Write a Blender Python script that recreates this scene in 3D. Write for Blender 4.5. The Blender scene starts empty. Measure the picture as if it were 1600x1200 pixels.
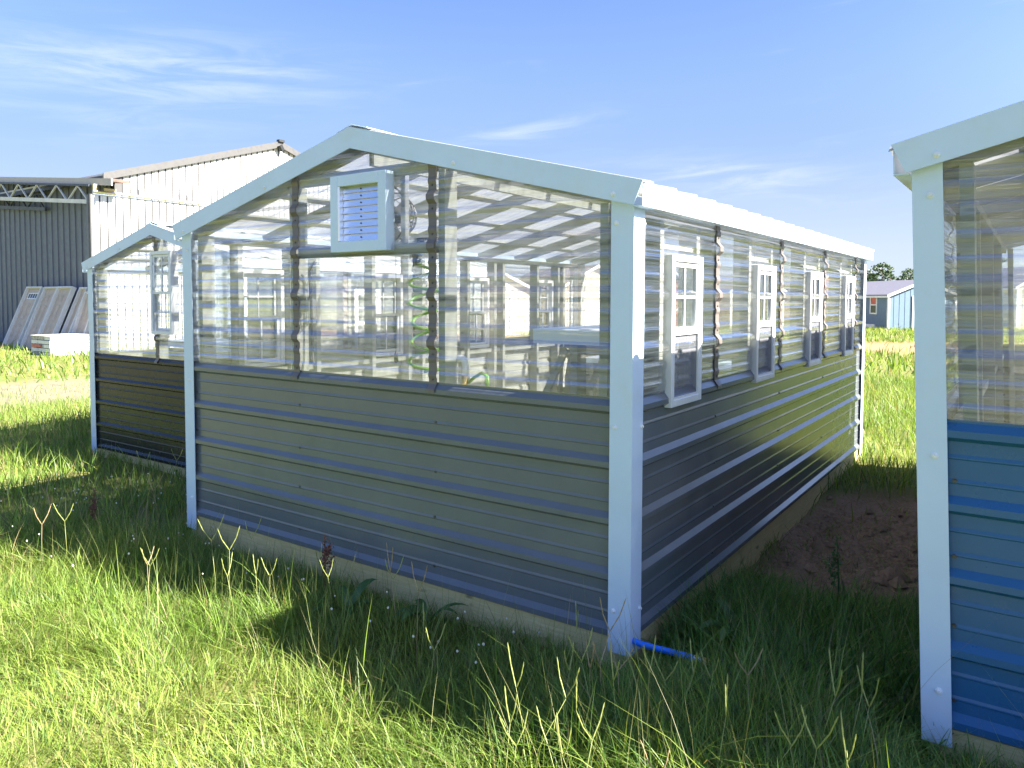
import bpy, math, random
import numpy as np
from mathutils import Vector, Matrix

random.seed(7)
rng = np.random.default_rng(7)
R = math.radians
SC = bpy.context.scene
COL = SC.collection

# ------------------------------------------------------------------ camera, sky, sun, exposure
cam_d = bpy.data.cameras.new("camera")
cam = bpy.data.objects.new("camera", cam_d)
COL.objects.link(cam)
CAM = Vector((1.285, -2.654, 1.503))
yaw, pitch, roll = R(35.05), R(2.72), R(0.13)
fwd = Vector((-math.sin(yaw) * math.cos(pitch), math.cos(yaw) * math.cos(pitch), -math.sin(pitch)))
rgt = Vector((math.cos(yaw), math.sin(yaw), 0))
upv = rgt.cross(fwd)
r2 = rgt * math.cos(roll) + upv * math.sin(roll)
u2 = upv * math.cos(roll) - rgt * math.sin(roll)
mw = Matrix((r2, u2, -fwd)).transposed().to_4x4()
mw.translation = CAM
cam.matrix_world = mw
cam_d.sensor_width = 36
cam_d.lens = 1166.5 / 1600 * 36
cam_d.shift_y = -78.6 / 1600
cam_d.clip_start = 0.05
cam_d.clip_end = 3000
SC.camera = cam

SUN_EL, SUN_AZ = R(37.5), R(76.0)          # azimuth from +Y towards +X
sun_dir = Vector((math.sin(SUN_AZ) * math.cos(SUN_EL), math.cos(SUN_AZ) * math.cos(SUN_EL), math.sin(SUN_EL)))
sun_d = bpy.data.lights.new("sun", 'SUN')
sun_d.energy = 5.0
sun_d.angle = R(0.5)
sun_d.color = (1.0, 0.93, 0.82)
sun = bpy.data.objects.new("sun", sun_d)
sun.rotation_euler = sun_dir.to_track_quat('Z', 'Y').to_euler()
sun.location = (20, 6, 12)
COL.objects.link(sun)

SKY_STRENGTH = 0.068
EXPOSURE = 2.46
SC.view_settings.view_transform = 'Standard'
SC.view_settings.look = 'None'
SC.view_settings.gamma = 1
SC.view_settings.use_curve_mapping = False
SC.view_settings.exposure = EXPOSURE
SC.render.engine = 'CYCLES'
SC.cycles.use_denoising = True
SC.cycles.max_bounces = 12
SC.cycles.diffuse_bounces = 4
SC.cycles.glossy_bounces = 4
SC.cycles.transmission_bounces = 8
SC.cycles.transparent_max_bounces = 32
SC.cycles.caustics_reflective = False
SC.cycles.caustics_refractive = False
SC.cycles.sample_clamp_indirect = 6


class NT:
    """small helper for node trees"""
    def __init__(self, tree):
        self.t = tree
        self.t.nodes.clear()

    def n(self, typ, **kw):
        nd = self.t.nodes.new(typ)
        for k, v in kw.items():
            if hasattr(nd, k):
                setattr(nd, k, v)
        return nd

    def l(self, a, b):
        self.t.links.new(a, b)

    def math(self, op, a, b=None, c=None):
        nd = self.t.nodes.new('ShaderNodeMath')
        nd.operation = op
        for i, v in enumerate((a, b, c)):
            if v is None:
                continue
            if isinstance(v, (int, float)):
                nd.inputs[i].default_value = v
            else:
                self.l(v, nd.inputs[i])
        return nd.outputs[0]

    def noise(self, vec, scale=5.0, detail=3.0, rough=0.5, dist=0.0):
        nd = self.t.nodes.new('ShaderNodeTexNoise')
        nd.inputs['Scale'].default_value = scale
        nd.inputs['Detail'].default_value = detail
        nd.inputs['Roughness'].default_value = rough
        nd.inputs['Distortion'].default_value = dist
        if vec is not None:
            self.l(vec, nd.inputs['Vector'])
        return nd.outputs['Fac']

    def maprange(self, v, a, b, c=0.0, d=1.0, smooth=False):
        nd = self.t.nodes.new('ShaderNodeMapRange')
        if smooth:
            nd.interpolation_type = 'SMOOTHSTEP'
        self.l(v, nd.inputs[0])
        for i, x in enumerate((a, b, c, d)):
            nd.inputs[i + 1].default_value = x
        return nd.outputs[0]

    def mapping(self, vec, scale=(1, 1, 1), rot=(0, 0, 0)):
        nd = self.t.nodes.new('ShaderNodeMapping')
        nd.inputs['Scale'].default_value = scale
        nd.inputs['Rotation'].default_value = rot
        self.l(vec, nd.inputs['Vector'])
        return nd.outputs[0]

    def mixc(self, fac, a, b, blend='MIX'):
        nd = self.t.nodes.new('ShaderNodeMix')
        nd.data_type = 'RGBA'
        nd.blend_type = blend
        if isinstance(fac, (int, float)):
            nd.inputs[0].default_value = fac
        else:
            self.l(fac, nd.inputs[0])
        for i, v in ((6, a), (7, b)):
            if isinstance(v, tuple):
                nd.inputs[i].default_value = (*v[:3], 1)
            else:
                self.l(v, nd.inputs[i])
        return nd.outputs[2]

    def coord(self, which='Object'):
        return self.t.nodes.new('ShaderNodeTexCoord').outputs[which]

    def bump(self, h, strength=0.3, dist=0.01):
        nd = self.t.nodes.new('ShaderNodeBump')
        nd.inputs['Strength'].default_value = strength
        nd.inputs['Distance'].default_value = dist
        self.l(h, nd.inputs['Height'])
        return nd.outputs[0]


# ---- world: daylight sky with thin cirrus
W = bpy.data.worlds.new("World")
SC.world = W
W.use_nodes = True
w = NT(W.node_tree)
sky = w.n('ShaderNodeTexSky', sky_type='NISHITA', sun_disc=False)
sky.sun_elevation = SUN_EL
sky.sun_rotation = SUN_AZ
sky.altitude = 100
sky.air_density = 1.0
sky.dust_density = 1.3
sky.ozone_density = 2.6
dirv = w.coord('Generated')
sep = w.n('ShaderNodeSeparateXYZ')
w.l(dirv, sep.inputs[0])
az = w.math('ARCTAN2', sep.outputs[0], sep.outputs[1])
el = w.math('ARCSINE', sep.outputs[2])


def gauss(a0, e0, sa, se, slope=0.0):
    da = w.math('SUBTRACT', az, R(a0))
    de = w.math('SUBTRACT', w.math('SUBTRACT', el, R(e0)), w.math('MULTIPLY', da, slope))
    q = w.math('ADD', w.math('POWER', w.math('DIVIDE', w.math('ABSOLUTE', da), R(sa)), 2.0),
               w.math('POWER', w.math('DIVIDE', w.math('ABSOLUTE', de), R(se)), 2.0))
    return w.math('EXPONENT', w.math('MULTIPLY', q, -1.0))


comb = w.n('ShaderNodeCombineXYZ')
w.l(w.math('MULTIPLY', az, 3.2), comb.inputs[0])
w.l(w.math('ADD', w.math('MULTIPLY', el, 22.0), w.math('MULTIPLY', az, -1.2)), comb.inputs[1])
nz = w.noise(comb.outputs[0], 2.2, 7, 0.62, 0.6)
nz2 = w.noise(comb.outputs[0], 0.9, 4, 0.55, 0.3)
blobs = w.math('ADD', w.math('MULTIPLY', gauss(-60, 15.2, 11, 2.0, 0.03), 1.0),
               w.math('ADD', w.math('MULTIPLY', gauss(-34, 12.6, 5, 0.8, 0.12), 0.9),
                      w.math('ADD', w.math('MULTIPLY', gauss(-19, 8.8, 9, 1.3, -0.1), 0.9),
                             w.math('MULTIPLY', gauss(-68, 11.5, 12, 1.6, 0.0), 0.4))))
wisp = w.math('MULTIPLY', w.maprange(nz, 0.34, 0.72, 0, 1, True), blobs)
gen = w.math('MULTIPLY', w.maprange(nz, 0.5, 0.85, 0, 1, True), w.maprange(nz2, 0.5, 0.75, 0, 0.4, True))
mask = w.math('MINIMUM', w.math('ADD', w.math('MULTIPLY', wisp, 0.42), w.math('MULTIPLY', gen, 0.6)), 0.6)
mask = w.math('MULTIPLY', mask, w.maprange(el, 0.0, 0.08, 0, 1, True))
skyt = w.mixc(1.0, sky.outputs[0], (0.53, 0.59, 0.82), 'MULTIPLY')
hz_ = w.math('MULTIPLY', w.maprange(el, 0.08, 0.46, 1, 0, True), 0.88)
hzc = w.mixc(w.maprange(el, 0.0, 0.22, 0, 1, True), (2.1, 2.4, 2.72), (1.12, 1.55, 2.62))
# forward scatter: the hazy band is brighter towards the sun
dp = w.n('ShaderNodeVectorMath', operation='DOT_PRODUCT')
w.l(dirv, dp.inputs[0])
dp.inputs[1].default_value = sun_dir
glow = w.maprange(dp.outputs['Value'], 0.12, 1.0, 1.0, 3.2, True)
sc_ = w.n('ShaderNodeVectorMath', operation='SCALE')
w.l(hzc, sc_.inputs[0])
w.l(glow, sc_.inputs['Scale'])
skyt = w.mixc(hz_, skyt, sc_.outputs[0])
skyc = w.mixc(mask, skyt, (3.2, 3.35, 3.5))
bg = w.n('ShaderNodeBackground')
bg.inputs['Strength'].default_value = SKY_STRENGTH
w.l(skyc, bg.inputs['Color'])
wo = w.n('ShaderNodeOutputWorld')
w.l(bg.outputs[0], wo.inputs[0])

# ------------------------------------------------------------------ materials
MATS = {}


def newmat(name):
    m = bpy.data.materials.new(name)
    m.use_nodes = True
    t = NT(m.node_tree)
    out = t.n('ShaderNodeOutputMaterial')
    MATS[name] = m
    return m, t, out


def principled(name, col, rough=0.5, metal=0.0, var=0.12, vscale=4.0, bump=0.0, bscale=60.0, bdist=0.003,
               spec=0.5, back=None, oil=0.0, dirt=None, stretch=(1, 1, 1)):
    m, t, out = newmat(name)
    p = t.n('ShaderNodeBsdfPrincipled')
    oc = t.mapping(t.coord(), stretch)
    nz = t.noise(oc, vscale, 5, 0.6)
    lo = tuple(c * (1 - var) for c in col)
    hi = tuple(min(1, c * (1 + var)) for c in col)
    c = t.mixc(t.maprange(nz, 0.3, 0.7), lo, hi)
    if dirt:
        dn = t.noise(oc, 3.1, 8, 0.7)
        c = t.mixc(t.maprange(dn, 0.52, 0.8, 0, 0.5), c, dirt)
    if back:
        g = t.n('ShaderNodeNewGeometry')
        c = t.mixc(g.outputs['Backfacing'], c, back)
    t.l(c, p.inputs['Base Color'])
    t.l(t.maprange(t.noise(oc, vscale * 2.3, 4), 0.3, 0.7, rough * 0.8, rough * 1.25), p.inputs['Roughness'])
    p.inputs['Metallic'].default_value = metal
    p.inputs['Specular IOR Level'].default_value = spec
    if oil or bump:
        h = None
        if bump:
            h = t.math('MULTIPLY', t.noise(oc, bscale, 4), bdist)
        if oil:
            o = t.math('MULTIPLY', t.noise(oc, 2.2, 1), oil)
            h = o if h is None else t.math('ADD', h, o)
        t.l(t.bump(h, 1.0, 1.0), p.inputs['Normal'])
    t.l(p.outputs[0], out.inputs[0])
    return m


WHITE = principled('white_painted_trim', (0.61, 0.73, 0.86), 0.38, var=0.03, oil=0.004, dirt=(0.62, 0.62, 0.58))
BRIGHT = principled('white_vinyl', (0.80, 0.81, 0.80), 0.4, var=0.02)
PRIMER = (0.50, 0.51, 0.46)
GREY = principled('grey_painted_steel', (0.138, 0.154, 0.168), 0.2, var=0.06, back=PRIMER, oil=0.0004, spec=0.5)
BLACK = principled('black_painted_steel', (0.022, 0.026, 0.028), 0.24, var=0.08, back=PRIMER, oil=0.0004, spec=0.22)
BLUE = principled('blue_painted_steel', (0.022, 0.112, 0.245), 0.3, var=0.06, back=PRIMER, oil=0.0004)
BRONZE = principled('bronze_strap', (0.15, 0.13, 0.12), 0.4, var=0.1)
SCREW = principled('screw_head', (0.10, 0.10, 0.10), 0.4, metal=0.6)
WSCREW = principled('white_screw_head', (0.78, 0.80, 0.80), 0.35)
DARK = principled('dark_plastic', (0.02, 0.022, 0.025), 0.4)
WIRE = principled('grey_wire', (0.12, 0.12, 0.13), 0.4, metal=0.5)
ALU = principled('louvre_aluminium', (0.84, 0.83, 0.80), 0.32, metal=1.0, var=0.04)
BRASS = principled('brass_fitting', (0.75, 0.52, 0.22), 0.3, metal=1.0)
STEEL = principled('steel_fitting', (0.65, 0.65, 0.64), 0.3, metal=1.0)
HOSEBLUE = principled('blue_hose', (0.0, 0.19, 0.88), 0.4, var=0.05)
HOSEGREEN = principled('green_hose', (0.17, 0.40, 0.03), 0.4, var=0.05)
FLOOR = principled('floor_boards', (0.60, 0.61, 0.57), 0.7, var=0.15, vscale=3, bump=1)
TAUPE = principled('taupe_trim', (0.070, 0.069, 0.068), 0.5, var=0.04)
TAUPE_SHADE_LIFT = principled('taupe_trim_lightened_for_shade', (0.46, 0.42, 0.39), 0.5, var=0.04)  # copy of the taupe, colour lightened to offset shade on the bay edge
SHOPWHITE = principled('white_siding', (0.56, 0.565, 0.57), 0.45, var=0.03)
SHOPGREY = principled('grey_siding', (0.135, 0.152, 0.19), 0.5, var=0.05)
RUST = principled('rusty_roof_underside', (0.16, 0.09, 0.07), 0.7, var=0.3)
TRUSSW = principled('truss_paint', (0.62, 0.62, 0.60), 0.5, var=0.15, dirt=(0.3, 0.2, 0.13))
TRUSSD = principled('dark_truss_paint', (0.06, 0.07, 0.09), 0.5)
DOORTAN = principled('primed_door', (0.52, 0.43, 0.34), 0.6, var=0.1, dirt=(0.3, 0.26, 0.22))
DOORFRAME = principled('primed_door_frame', (0.66, 0.66, 0.64), 0.6, var=0.08, dirt=(0.45, 0.42, 0.38))
BOARDW = principled('white_boards', (0.74, 0.73, 0.70), 0.6, var=0.08)
BOARDEND = principled('board_ends', (0.45, 0.42, 0.38), 0.7, var=0.4, vscale=20)
REDPRINT = principled('red_wrap', (0.55, 0.12, 0.08), 0.5, var=0.2)
BLUEPRINT = principled('blue_print', (0.2, 0.4, 0.75), 0.5, var=0.2)


def wood(name, a, b, scale=1.0):
    m, t, out = newmat(name)
    p = t.n('ShaderNodeBsdfPrincipled')
    oc = t.coord()
    s = t.mapping(oc, (2.0 * scale, 2.0 * scale, 34 * scale))
    g = t.noise(s, 3.0, 6, 0.65, 1.2)
    c = t.mixc(t.maprange(g, 0.3, 0.72), a, b)
    k = t.noise(t.mapping(oc, (3.2, 3.2, 7)), 2.1, 2, 0.4)
    c = t.mixc(t.maprange(k, 0.70, 0.76, 0, 0.8), c, tuple(x * 0.35 for x in a))
    st = t.noise(oc, 1.7, 6, 0.7)
    c = t.mixc(t.maprange(st, 0.5, 0.75, 0, 0.45), c, tuple(x * 0.6 for x in b))
    t.l(c, p.inputs['Base Color'])
    p.inputs['Roughness'].default_value = 0.75
    t.l(t.bump(g, 0.35, 0.006), p.inputs['Normal'])
    t.l(p.outputs[0], out.inputs[0])
    return m


TIMBER = wood('treated_pine', (0.54, 0.44, 0.19), (0.74, 0.62, 0.31))
STUDW = wood('pale_stud_wood', (0.33, 0.345, 0.31), (0.44, 0.45, 0.40))


def clear_sheet(name, axis='wall'):
    m, t, out = newmat(name)
    oc = t.coord()
    if axis == 'wall':
        v1, v2 = t.mapping(oc, (0.2, 0.2, 52)), t.mapping(oc, (0.3, 0.3, 12))
    else:
        v1, v2 = t.mapping(oc, (0.8, 46, 0.8)), t.mapping(oc, (0.9, 11, 0.9))
    n1 = t.noise(v1, 1.6, 4, 0.55, 0.4)
    n2 = t.noise(v2, 1.3, 4, 0.6, 0.5)
    h = t.math('ADD', t.math('MULTIPLY', n1, 0.004), t.math('MULTIPLY', n2, 0.008))
    nb = t.bump(h, 1.0, 1.0)
    tr = t.n('ShaderNodeBsdfTransparent')
    tr.inputs[0].default_value = (0.97, 0.98, 0.98, 1)
    rf = t.n('ShaderNodeBsdfRefraction')
    rf.inputs['Color'].default_value = (0.98, 0.985, 0.985, 1)
    rf.inputs['IOR'].default_value = 1.08
    rf.inputs['Roughness'].default_value = 0.05
    t.l(nb, rf.inputs['Normal'])
    mx1 = t.n('ShaderNodeMixShader')
    t.l(t.maprange(n2, 0.35, 0.65, 0.08, 0.34), mx1.inputs[0])
    t.l(tr.outputs[0], mx1.inputs[1])
    t.l(rf.outputs[0], mx1.inputs[2])
    df = t.n('ShaderNodeBsdfTranslucent')
    df.inputs[0].default_value = (0.8, 0.82, 0.8, 1)
    mxd = t.n('ShaderNodeMixShader')
    t.l(t.maprange(n1, 0.4, 0.75, 0.0, 0.05), mxd.inputs[0])
    t.l(mx1.outputs[0], mxd.inputs[1])
    t.l(df.outputs[0], mxd.inputs[2])
    gl = t.n('ShaderNodeBsdfGlossy')
    gl.inputs['Roughness'].default_value = 0.07
    t.l(nb, gl.inputs['Normal'])
    fr = t.n('ShaderNodeFresnel')
    fr.inputs['IOR'].default_value = 1.55
    g = t.n('ShaderNodeNewGeometry')
    t.l(nb, fr.inputs['Normal'])
    # a thin sheet reflects the same from both sides
    lw = t.n('ShaderNodeLayerWeight')
    lw.inputs['Blend'].default_value = 0.5
    t.l(nb, lw.inputs['Normal'])
    f5 = t.math('POWER', lw.outputs['Facing'], 2.6)
    fac = t.math('ADD', 0.10, t.math('MULTIPLY', f5, 0.80))
    fac = t.math('MINIMUM', t.math('MULTIPLY', fac, t.maprange(n1, 0.38, 0.66, 0.55, 1.7)), 0.85)
    gs = t.n('ShaderNodeSeparateXYZ')
    t.l(g.outputs['True Normal'], gs.inputs[0])
    fac = t.math('MINIMUM', t.math('ADD', fac, t.maprange(gs.outputs[2], 0.12, 0.40, 0.0, 0.19, True)), 0.85)
    mx2 = t.n('ShaderNodeMixShader')
    t.l(fac, mx2.inputs[0])
    t.l(mxd.outputs[0], mx2.inputs[1])
    t.l(gl.outputs[0], mx2.inputs[2])
    t.l(mx2.outputs[0], out.inputs[0])
    return m


CLEAR = clear_sheet('clear_corrugated_sheet')


def roof_sheet(name, thru):
    m, t, out = newmat(name)
    oc = t.coord()
    n1 = t.noise(t.mapping(oc, (0.6, 26, 0.6)), 1.4, 5, 0.6, 0.4)
    a = t.n('ShaderNodeBsdfTranslucent')
    t.l(t.mixc(t.maprange(n1, 0.3, 0.7), (0.26, 0.26, 0.27), (0.44, 0.45, 0.46)), a.inputs[0])
    b = t.n('ShaderNodeBsdfDiffuse')
    b.inputs[0].default_value = (0.8, 0.81, 0.8, 1)
    c = t.n('ShaderNodeBsdfTransparent')
    c.inputs[0].default_value = (0.9, 0.93, 0.95, 1)
    g = t.n('ShaderNodeBsdfGlossy')
    g.inputs['Roughness'].default_value = 0.12
    m1 = t.n('ShaderNodeMixShader')
    m1.inputs[0].default_value = 0.45
    t.l(a.outputs[0], m1.inputs[1])
    t.l(b.outputs[0], m1.inputs[2])
    m2 = t.n('ShaderNodeMixShader')
    t.l(t.maprange(n1, 0.35, 0.7, thru, thru * 0.5), m2.inputs[0])
    t.l(m1.outputs[0], m2.inputs[1])
    t.l(c.outputs[0], m2.inputs[2])
    m3 = t.n('ShaderNodeMixShader')
    m3.inputs[0].default_value = 0.07
    t.l(m2.outputs[0], m3.inputs[1])
    t.l(g.outputs[0], m3.inputs[2])
    t.l(m3.outputs[0], out.inputs[0])
    return m


ROOF = roof_sheet('translucent_roof_sheet', 0.32)
ROOF_CLOUDY = roof_sheet('cloudy_roof_sheet', 0.015)


def glass_pane():
    m, t, out = newmat('window_glass')
    tr = t.n('ShaderNodeBsdfTransparent')
    tr.inputs[0].default_value = (0.86, 0.90, 0.89, 1)
    g = t.n('ShaderNodeBsdfGlossy')
    g.inputs['Roughness'].default_value = 0.015
    t.l(t.bump(t.math('MULTIPLY', t.noise(t.coord(), 3.0, 1), 0.003), 1, 1), g.inputs['Normal'])
    lw = t.n('ShaderNodeLayerWeight')
    lw.inputs['Blend'].default_value = 0.5
    fac = t.math('ADD', 0.08, t.math('MULTIPLY', t.math('POWER', lw.outputs['Facing'], 4.0), 0.8))
    mx = t.n('ShaderNodeMixShader')
    t.l(fac, mx.inputs[0])
    t.l(tr.outputs[0], mx.inputs[1])
    t.l(g.outputs[0], mx.inputs[2])
    t.l(mx.outputs[0], out.inputs[0])
    return m


GLASS = glass_pane()


def screen_mat():
    m, t, out = newmat('insect_screen')
    tr = t.n('ShaderNodeBsdfTransparent')
    d = t.n('ShaderNodeBsdfDiffuse')
    d.inputs[0].default_value = (0.24, 0.25, 0.28, 1)
    mx = t.n('ShaderNodeMixShader')
    mx.inputs[0].default_value = 0.55
    t.l(tr.outputs[0], mx.inputs[1])
    t.l(d.outputs[0], mx.inputs[2])
    t.l(mx.outputs[0], out.inputs[0])
    return m


SCREEN = screen_mat()


def leaf_mat(name, attr=None, col=None, trans=0.45, rough=0.5, gloss=0.06):
    m, t, out = newmat(name)
    if attr:
        a = t.n('ShaderNodeAttribute', attribute_name=attr)
        c = a.outputs['Color']
    else:
        nz = t.noise(t.coord(), 9, 3)
        c = t.mixc(t.maprange(nz, 0.3, 0.7), tuple(x * 0.7 for x in col), tuple(x * 1.25 for x in col))
    d = t.n('ShaderNodeBsdfDiffuse')
    t.l(c, d.inputs[0])
    tl = t.n('ShaderNodeBsdfTranslucent')
    t.l(t.mixc(1.0, c, (1.15, 1.1, 0.55), 'MULTIPLY'), tl.inputs[0])
    mx = t.n('ShaderNodeMixShader')
    mx.inputs[0].default_value = trans
    t.l(d.outputs[0], mx.inputs[1])
    t.l(tl.outputs[0], mx.inputs[2])
    g = t.n('ShaderNodeBsdfGlossy')
    g.inputs['Roughness'].default_value = rough
    m2 = t.n('ShaderNodeMixShader')
    m2.inputs[0].default_value = gloss
    t.l(mx.outputs[0], m2.inputs[1])
    t.l(g.outputs[0], m2.inputs[2])
    t.l(m2.outputs[0], out.inputs[0])
    return m


GRASSM = leaf_mat('grass_blades', 'tint', trans=0.42, rough=0.5, gloss=0.03)
STALKM = leaf_mat('seed_stalk_green', col=(0.30, 0.34, 0.09), trans=0.2)
DRYM = leaf_mat('dry_straw', col=(0.38, 0.28, 0.14), trans=0.2)
RUSTM = leaf_mat('rust_seed_head', col=(0.17, 0.06, 0.035), trans=0.2)
WEEDM = leaf_mat('broad_weed_leaf', col=(0.07, 0.17, 0.04), trans=0.35, gloss=0.06)
WHITEFL = leaf_mat('white_petals', col=(0.72, 0.72, 0.66), trans=0.3)
PINEM = leaf_mat('pine_needles', 'tint', trans=0.25)
BARK = principled('pine_bark', (0.12, 0.08, 0.055), 0.9, var=0.3, vscale=9)


# ------------------------------------------------------------------ mesh helpers
class MB:
    def __init__(self, xf=None):
        self.v, self.f, self.m = [], [], []
        self.xf = xf

    def add(self, vs, fs, mi=0):
        o = len(self.v)
        if self.xf is not None:
            vs = [self.xf @ Vector(p) for p in vs]
        self.v += [tuple(p) for p in vs]
        self.f += [tuple(i + o for i in f) for f in fs]
        self.m += [mi] * len(fs)

    def box(self, a, b, mi=0):
        x0, x1 = sorted((a[0], b[0]))
        y0, y1 = sorted((a[1], b[1]))
        z0, z1 = sorted((a[2], b[2]))
        self.add([(x0, y0, z0), (x1, y0, z0), (x1, y1, z0), (x0, y1, z0),
                  (x0, y0, z1), (x1, y0, z1), (x1, y1, z1), (x0, y1, z1)],
                 [(0, 3, 2, 1), (4, 5, 6, 7), (0, 1, 5, 4), (1, 2, 6, 5), (2, 3, 7, 6), (3, 0, 4, 7)], mi)

    def bar(self, p, q, w, h, up=(0, 0, 1), mi=0):
        """rectangular bar from p to q: w across, h along 'up'"""
        p, q = Vector(p), Vector(q)
        d = (q - p).normalized()
        s = d.cross(Vector(up)).normalized() * (w / 2)
        u = s.cross(d).normalized() * (h / 2)
        vs = []
        for c in (p, q):
            vs += [c - s - u, c + s - u, c + s + u, c - s + u]
        self.add(vs, [(0, 1, 2, 3), (7, 6, 5, 4), (0, 4, 5, 1), (1, 5, 6, 2), (2, 6, 7, 3), (3, 7, 4, 0)], mi)

    def tube(self, pts, r, n=8, mi=0, cap=True):
        pts = [Vector(p) for p in pts]
        rs = r if isinstance(r, (list, tuple)) else [r] * len(pts)
        rings = []
        prev = None
        for i, p in enumerate(pts):
            d = (pts[min(i + 1, len(pts) - 1)] - pts[max(i - 1, 0)]).normalized()
            if prev is None:
                a = Vector((0, 0, 1)) if abs(d.z) < 0.9 else Vector((1, 0, 0))
                s = d.cross(a).normalized()
            else:
                s = (prev - d * prev.dot(d)).normalized()
            prev = s
            u = d.cross(s)
            rings.append([p + (s * math.cos(2 * math.pi * k / n) + u * math.sin(2 * math.pi * k / n)) * rs[i] for k in range(n)])
        vs = [v for rg in rings for v in rg]
        fs = []
        for i in range(len(pts) - 1):
            for k in range(n):
                a, b = i * n + k, i * n + (k + 1) % n
                fs.append((a, b, b + n, a + n))
        if cap:
            fs.append(tuple(range(n - 1, -1, -1)))
            fs.append(tuple((len(pts) - 1) * n + k for k in range(n)))
        self.add(vs, fs, mi)

    def prism(self, poly, a, b, axis='y', mi=0):
        """extrude a closed 2D polygon along an axis from a to b; poly in the other two coords"""
        def P(u, v, t):
            return {'y': (u, t, v), 'x': (t, u, v), 'z': (u, v, t)}[axis]
        n = len(poly)
        vs = [P(u, v, a) for u, v in poly] + [P(u, v, b) for u, v in poly]
        fs = [tuple(range(n)), tuple(range(2 * n - 1, n - 1, -1))]
        for i in range(n):
            j = (i + 1) % n
            fs.append((i, i + n, j + n, j))
        self.add(vs, fs, mi)


def link(name, mb, mats, parent=None, smooth=False, bevel=0.0, recalc=True):
    me = bpy.data.meshes.new(name)
    me.from_pydata(mb.v, [], mb.f)
    if not isinstance(mats, (list, tuple)):
        mats = [mats]
    for m in mats:
        me.materials.append(m)
    if len(mats) > 1:
        me.polygons.foreach_set('material_index', mb.m)
    if smooth:
        me.polygons.foreach_set('use_smooth', [True] * len(me.polygons))
    if recalc:
        import bmesh
        bm = bmesh.new()
        bm.from_mesh(me)
        bmesh.ops.recalc_face_normals(bm, faces=bm.faces)
        if bevel:
            bmesh.ops.bevel(bm, geom=list(bm.edges), offset=bevel, segments=1, affect='EDGES', clamp_overlap=True)
        bm.to_mesh(me)
        bm.free()
    me.update()
    o = bpy.data.objects.new(name, me)
    COL.objects.link(o)
    if parent:
        o.parent = parent
    return o


def tag(o, label=None, cat=None, group=None, kind=None):
    for k, v in (('label', label), ('category', cat), ('group', group), ('kind', kind)):
        if v:
            o[k] = v
    return o


def thing(name, label, cat, loc=(0, 0, 0), rz=0.0, group=None):
    o = bpy.data.objects.new(name, None)
    o.empty_display_size = 0.2
    o.location = loc
    o.rotation_euler = (0, 0, rz)
    COL.objects.link(o)
    return tag(o, label, cat, group)


def same(o, parent, loc=(0, 0, 0), rot=(0, 0, 0)):
    c = o.copy()
    c.parent = parent
    c.location = loc
    c.rotation_euler = rot
    COL.objects.link(c)
    return c


# ------------------------------------------------------------------ ground
def vnoise(x, y, s, seed):
    """smooth value noise 0..1, numpy"""
    r = np.random.default_rng(seed)
    n = 256
    g = r.random((n, n))
    u, v = np.asarray(x) * s + 57.3, np.asarray(y) * s + 91.7
    i, j = np.floor(u).astype(int), np.floor(v).astype(int)
    fu, fv = u - i, v - j
    fu, fv = fu * fu * (3 - 2 * fu), fv * fv * (3 - 2 * fv)
    a, b = g[i % n, j % n], g[(i + 1) % n, j % n]
    c, d = g[i % n, (j + 1) % n], g[(i + 1) % n, (j + 1) % n]
    return (a * (1 - fu) + b * fu) * (1 - fv) + (c * (1 - fu) + d * fu) * fv


def smooth(e0, e1, x):
    t = np.clip((x - e0) / (e1 - e0), 0, 1)
    return t * t * (3 - 2 * t)


def gz(x, y):
    x, y = np.asarray(x, float), np.asarray(y, float)
    base = 0.020 * np.clip(x, -7, 2) + 0.0
    far = smooth(7, 16, np.hypot(x, y))
    b = base * (1 - far) + (-0.13 * smooth(2, -12, x)) * far
    b = b + (vnoise(x, y, 0.7, 1) - 0.5) * 0.05 + (vnoise(x, y, 2.3, 2) - 0.5) * 0.02
    dp = dirt_patch(x, y)
    b = b - dp * 0.05 + dp * (vnoise(x, y, 6, 3) - 0.5) * 0.07 + dp * (vnoise(x, y, 15, 4) - 0.5) * 0.035
    return b


def dirt_patch(x, y):
    e = ((x - 0.50) / 0.62) ** 2 + ((y - 2.45) / 1.35) ** 2
    return smooth(1.25, 0.7, e + (vnoise(x, y, 2.2, 5) - 0.5) * 0.5)


def road(x, y):
    q = -0.144 * x + 0.99 * y + (vnoise(x, y, 0.35, 6) - 0.5) * 2.0
    return smooth(19.4, 20.6, q) * smooth(27.4, 26.0, q)


def drive(x, y):
    q = -0.92 * x + 0.39 * y + (vnoise(x, y, 0.5, 7) - 0.5) * 1.2
    return smooth(10.6, 11.6, q) * smooth(15.0, 13.9, q) * smooth(-30, -18, y) * smooth(-5.0, -6.5, x)


def axis_vals(lo, hi, fine_lo, fine_hi, step):
    a = list(np.arange(fine_lo, fine_hi + 1e-6, step))
    d, x = step, fine_lo
    while x > lo:
        d *= 1.18
        x -= d
        a.insert(0, max(x, lo))
    d, x = step, fine_hi
    while x < hi:
        d *= 1.18
        x += d
        a.append(min(x, hi))
    return np.array(a)


gx = axis_vals(-900, 900, -8.0, 3.0, 0.07)
gy = axis_vals(-900, 900, -3.2, 5.2, 0.07)
XX, YY = np.meshgrid(gx, gy, indexing='ij')
ZZ = gz(XX, YY)
nx, ny = XX.shape
gv = np.stack([XX, YY, ZZ], -1).reshape(-1, 3)
ii, jj = np.meshgrid(np.arange(nx - 1), np.arange(ny - 1), indexing='ij')
q0 = (ii * ny + jj).ravel()
quads = np.stack([q0, q0 + ny, q0 + ny + 1, q0 + 1], 1)


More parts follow.
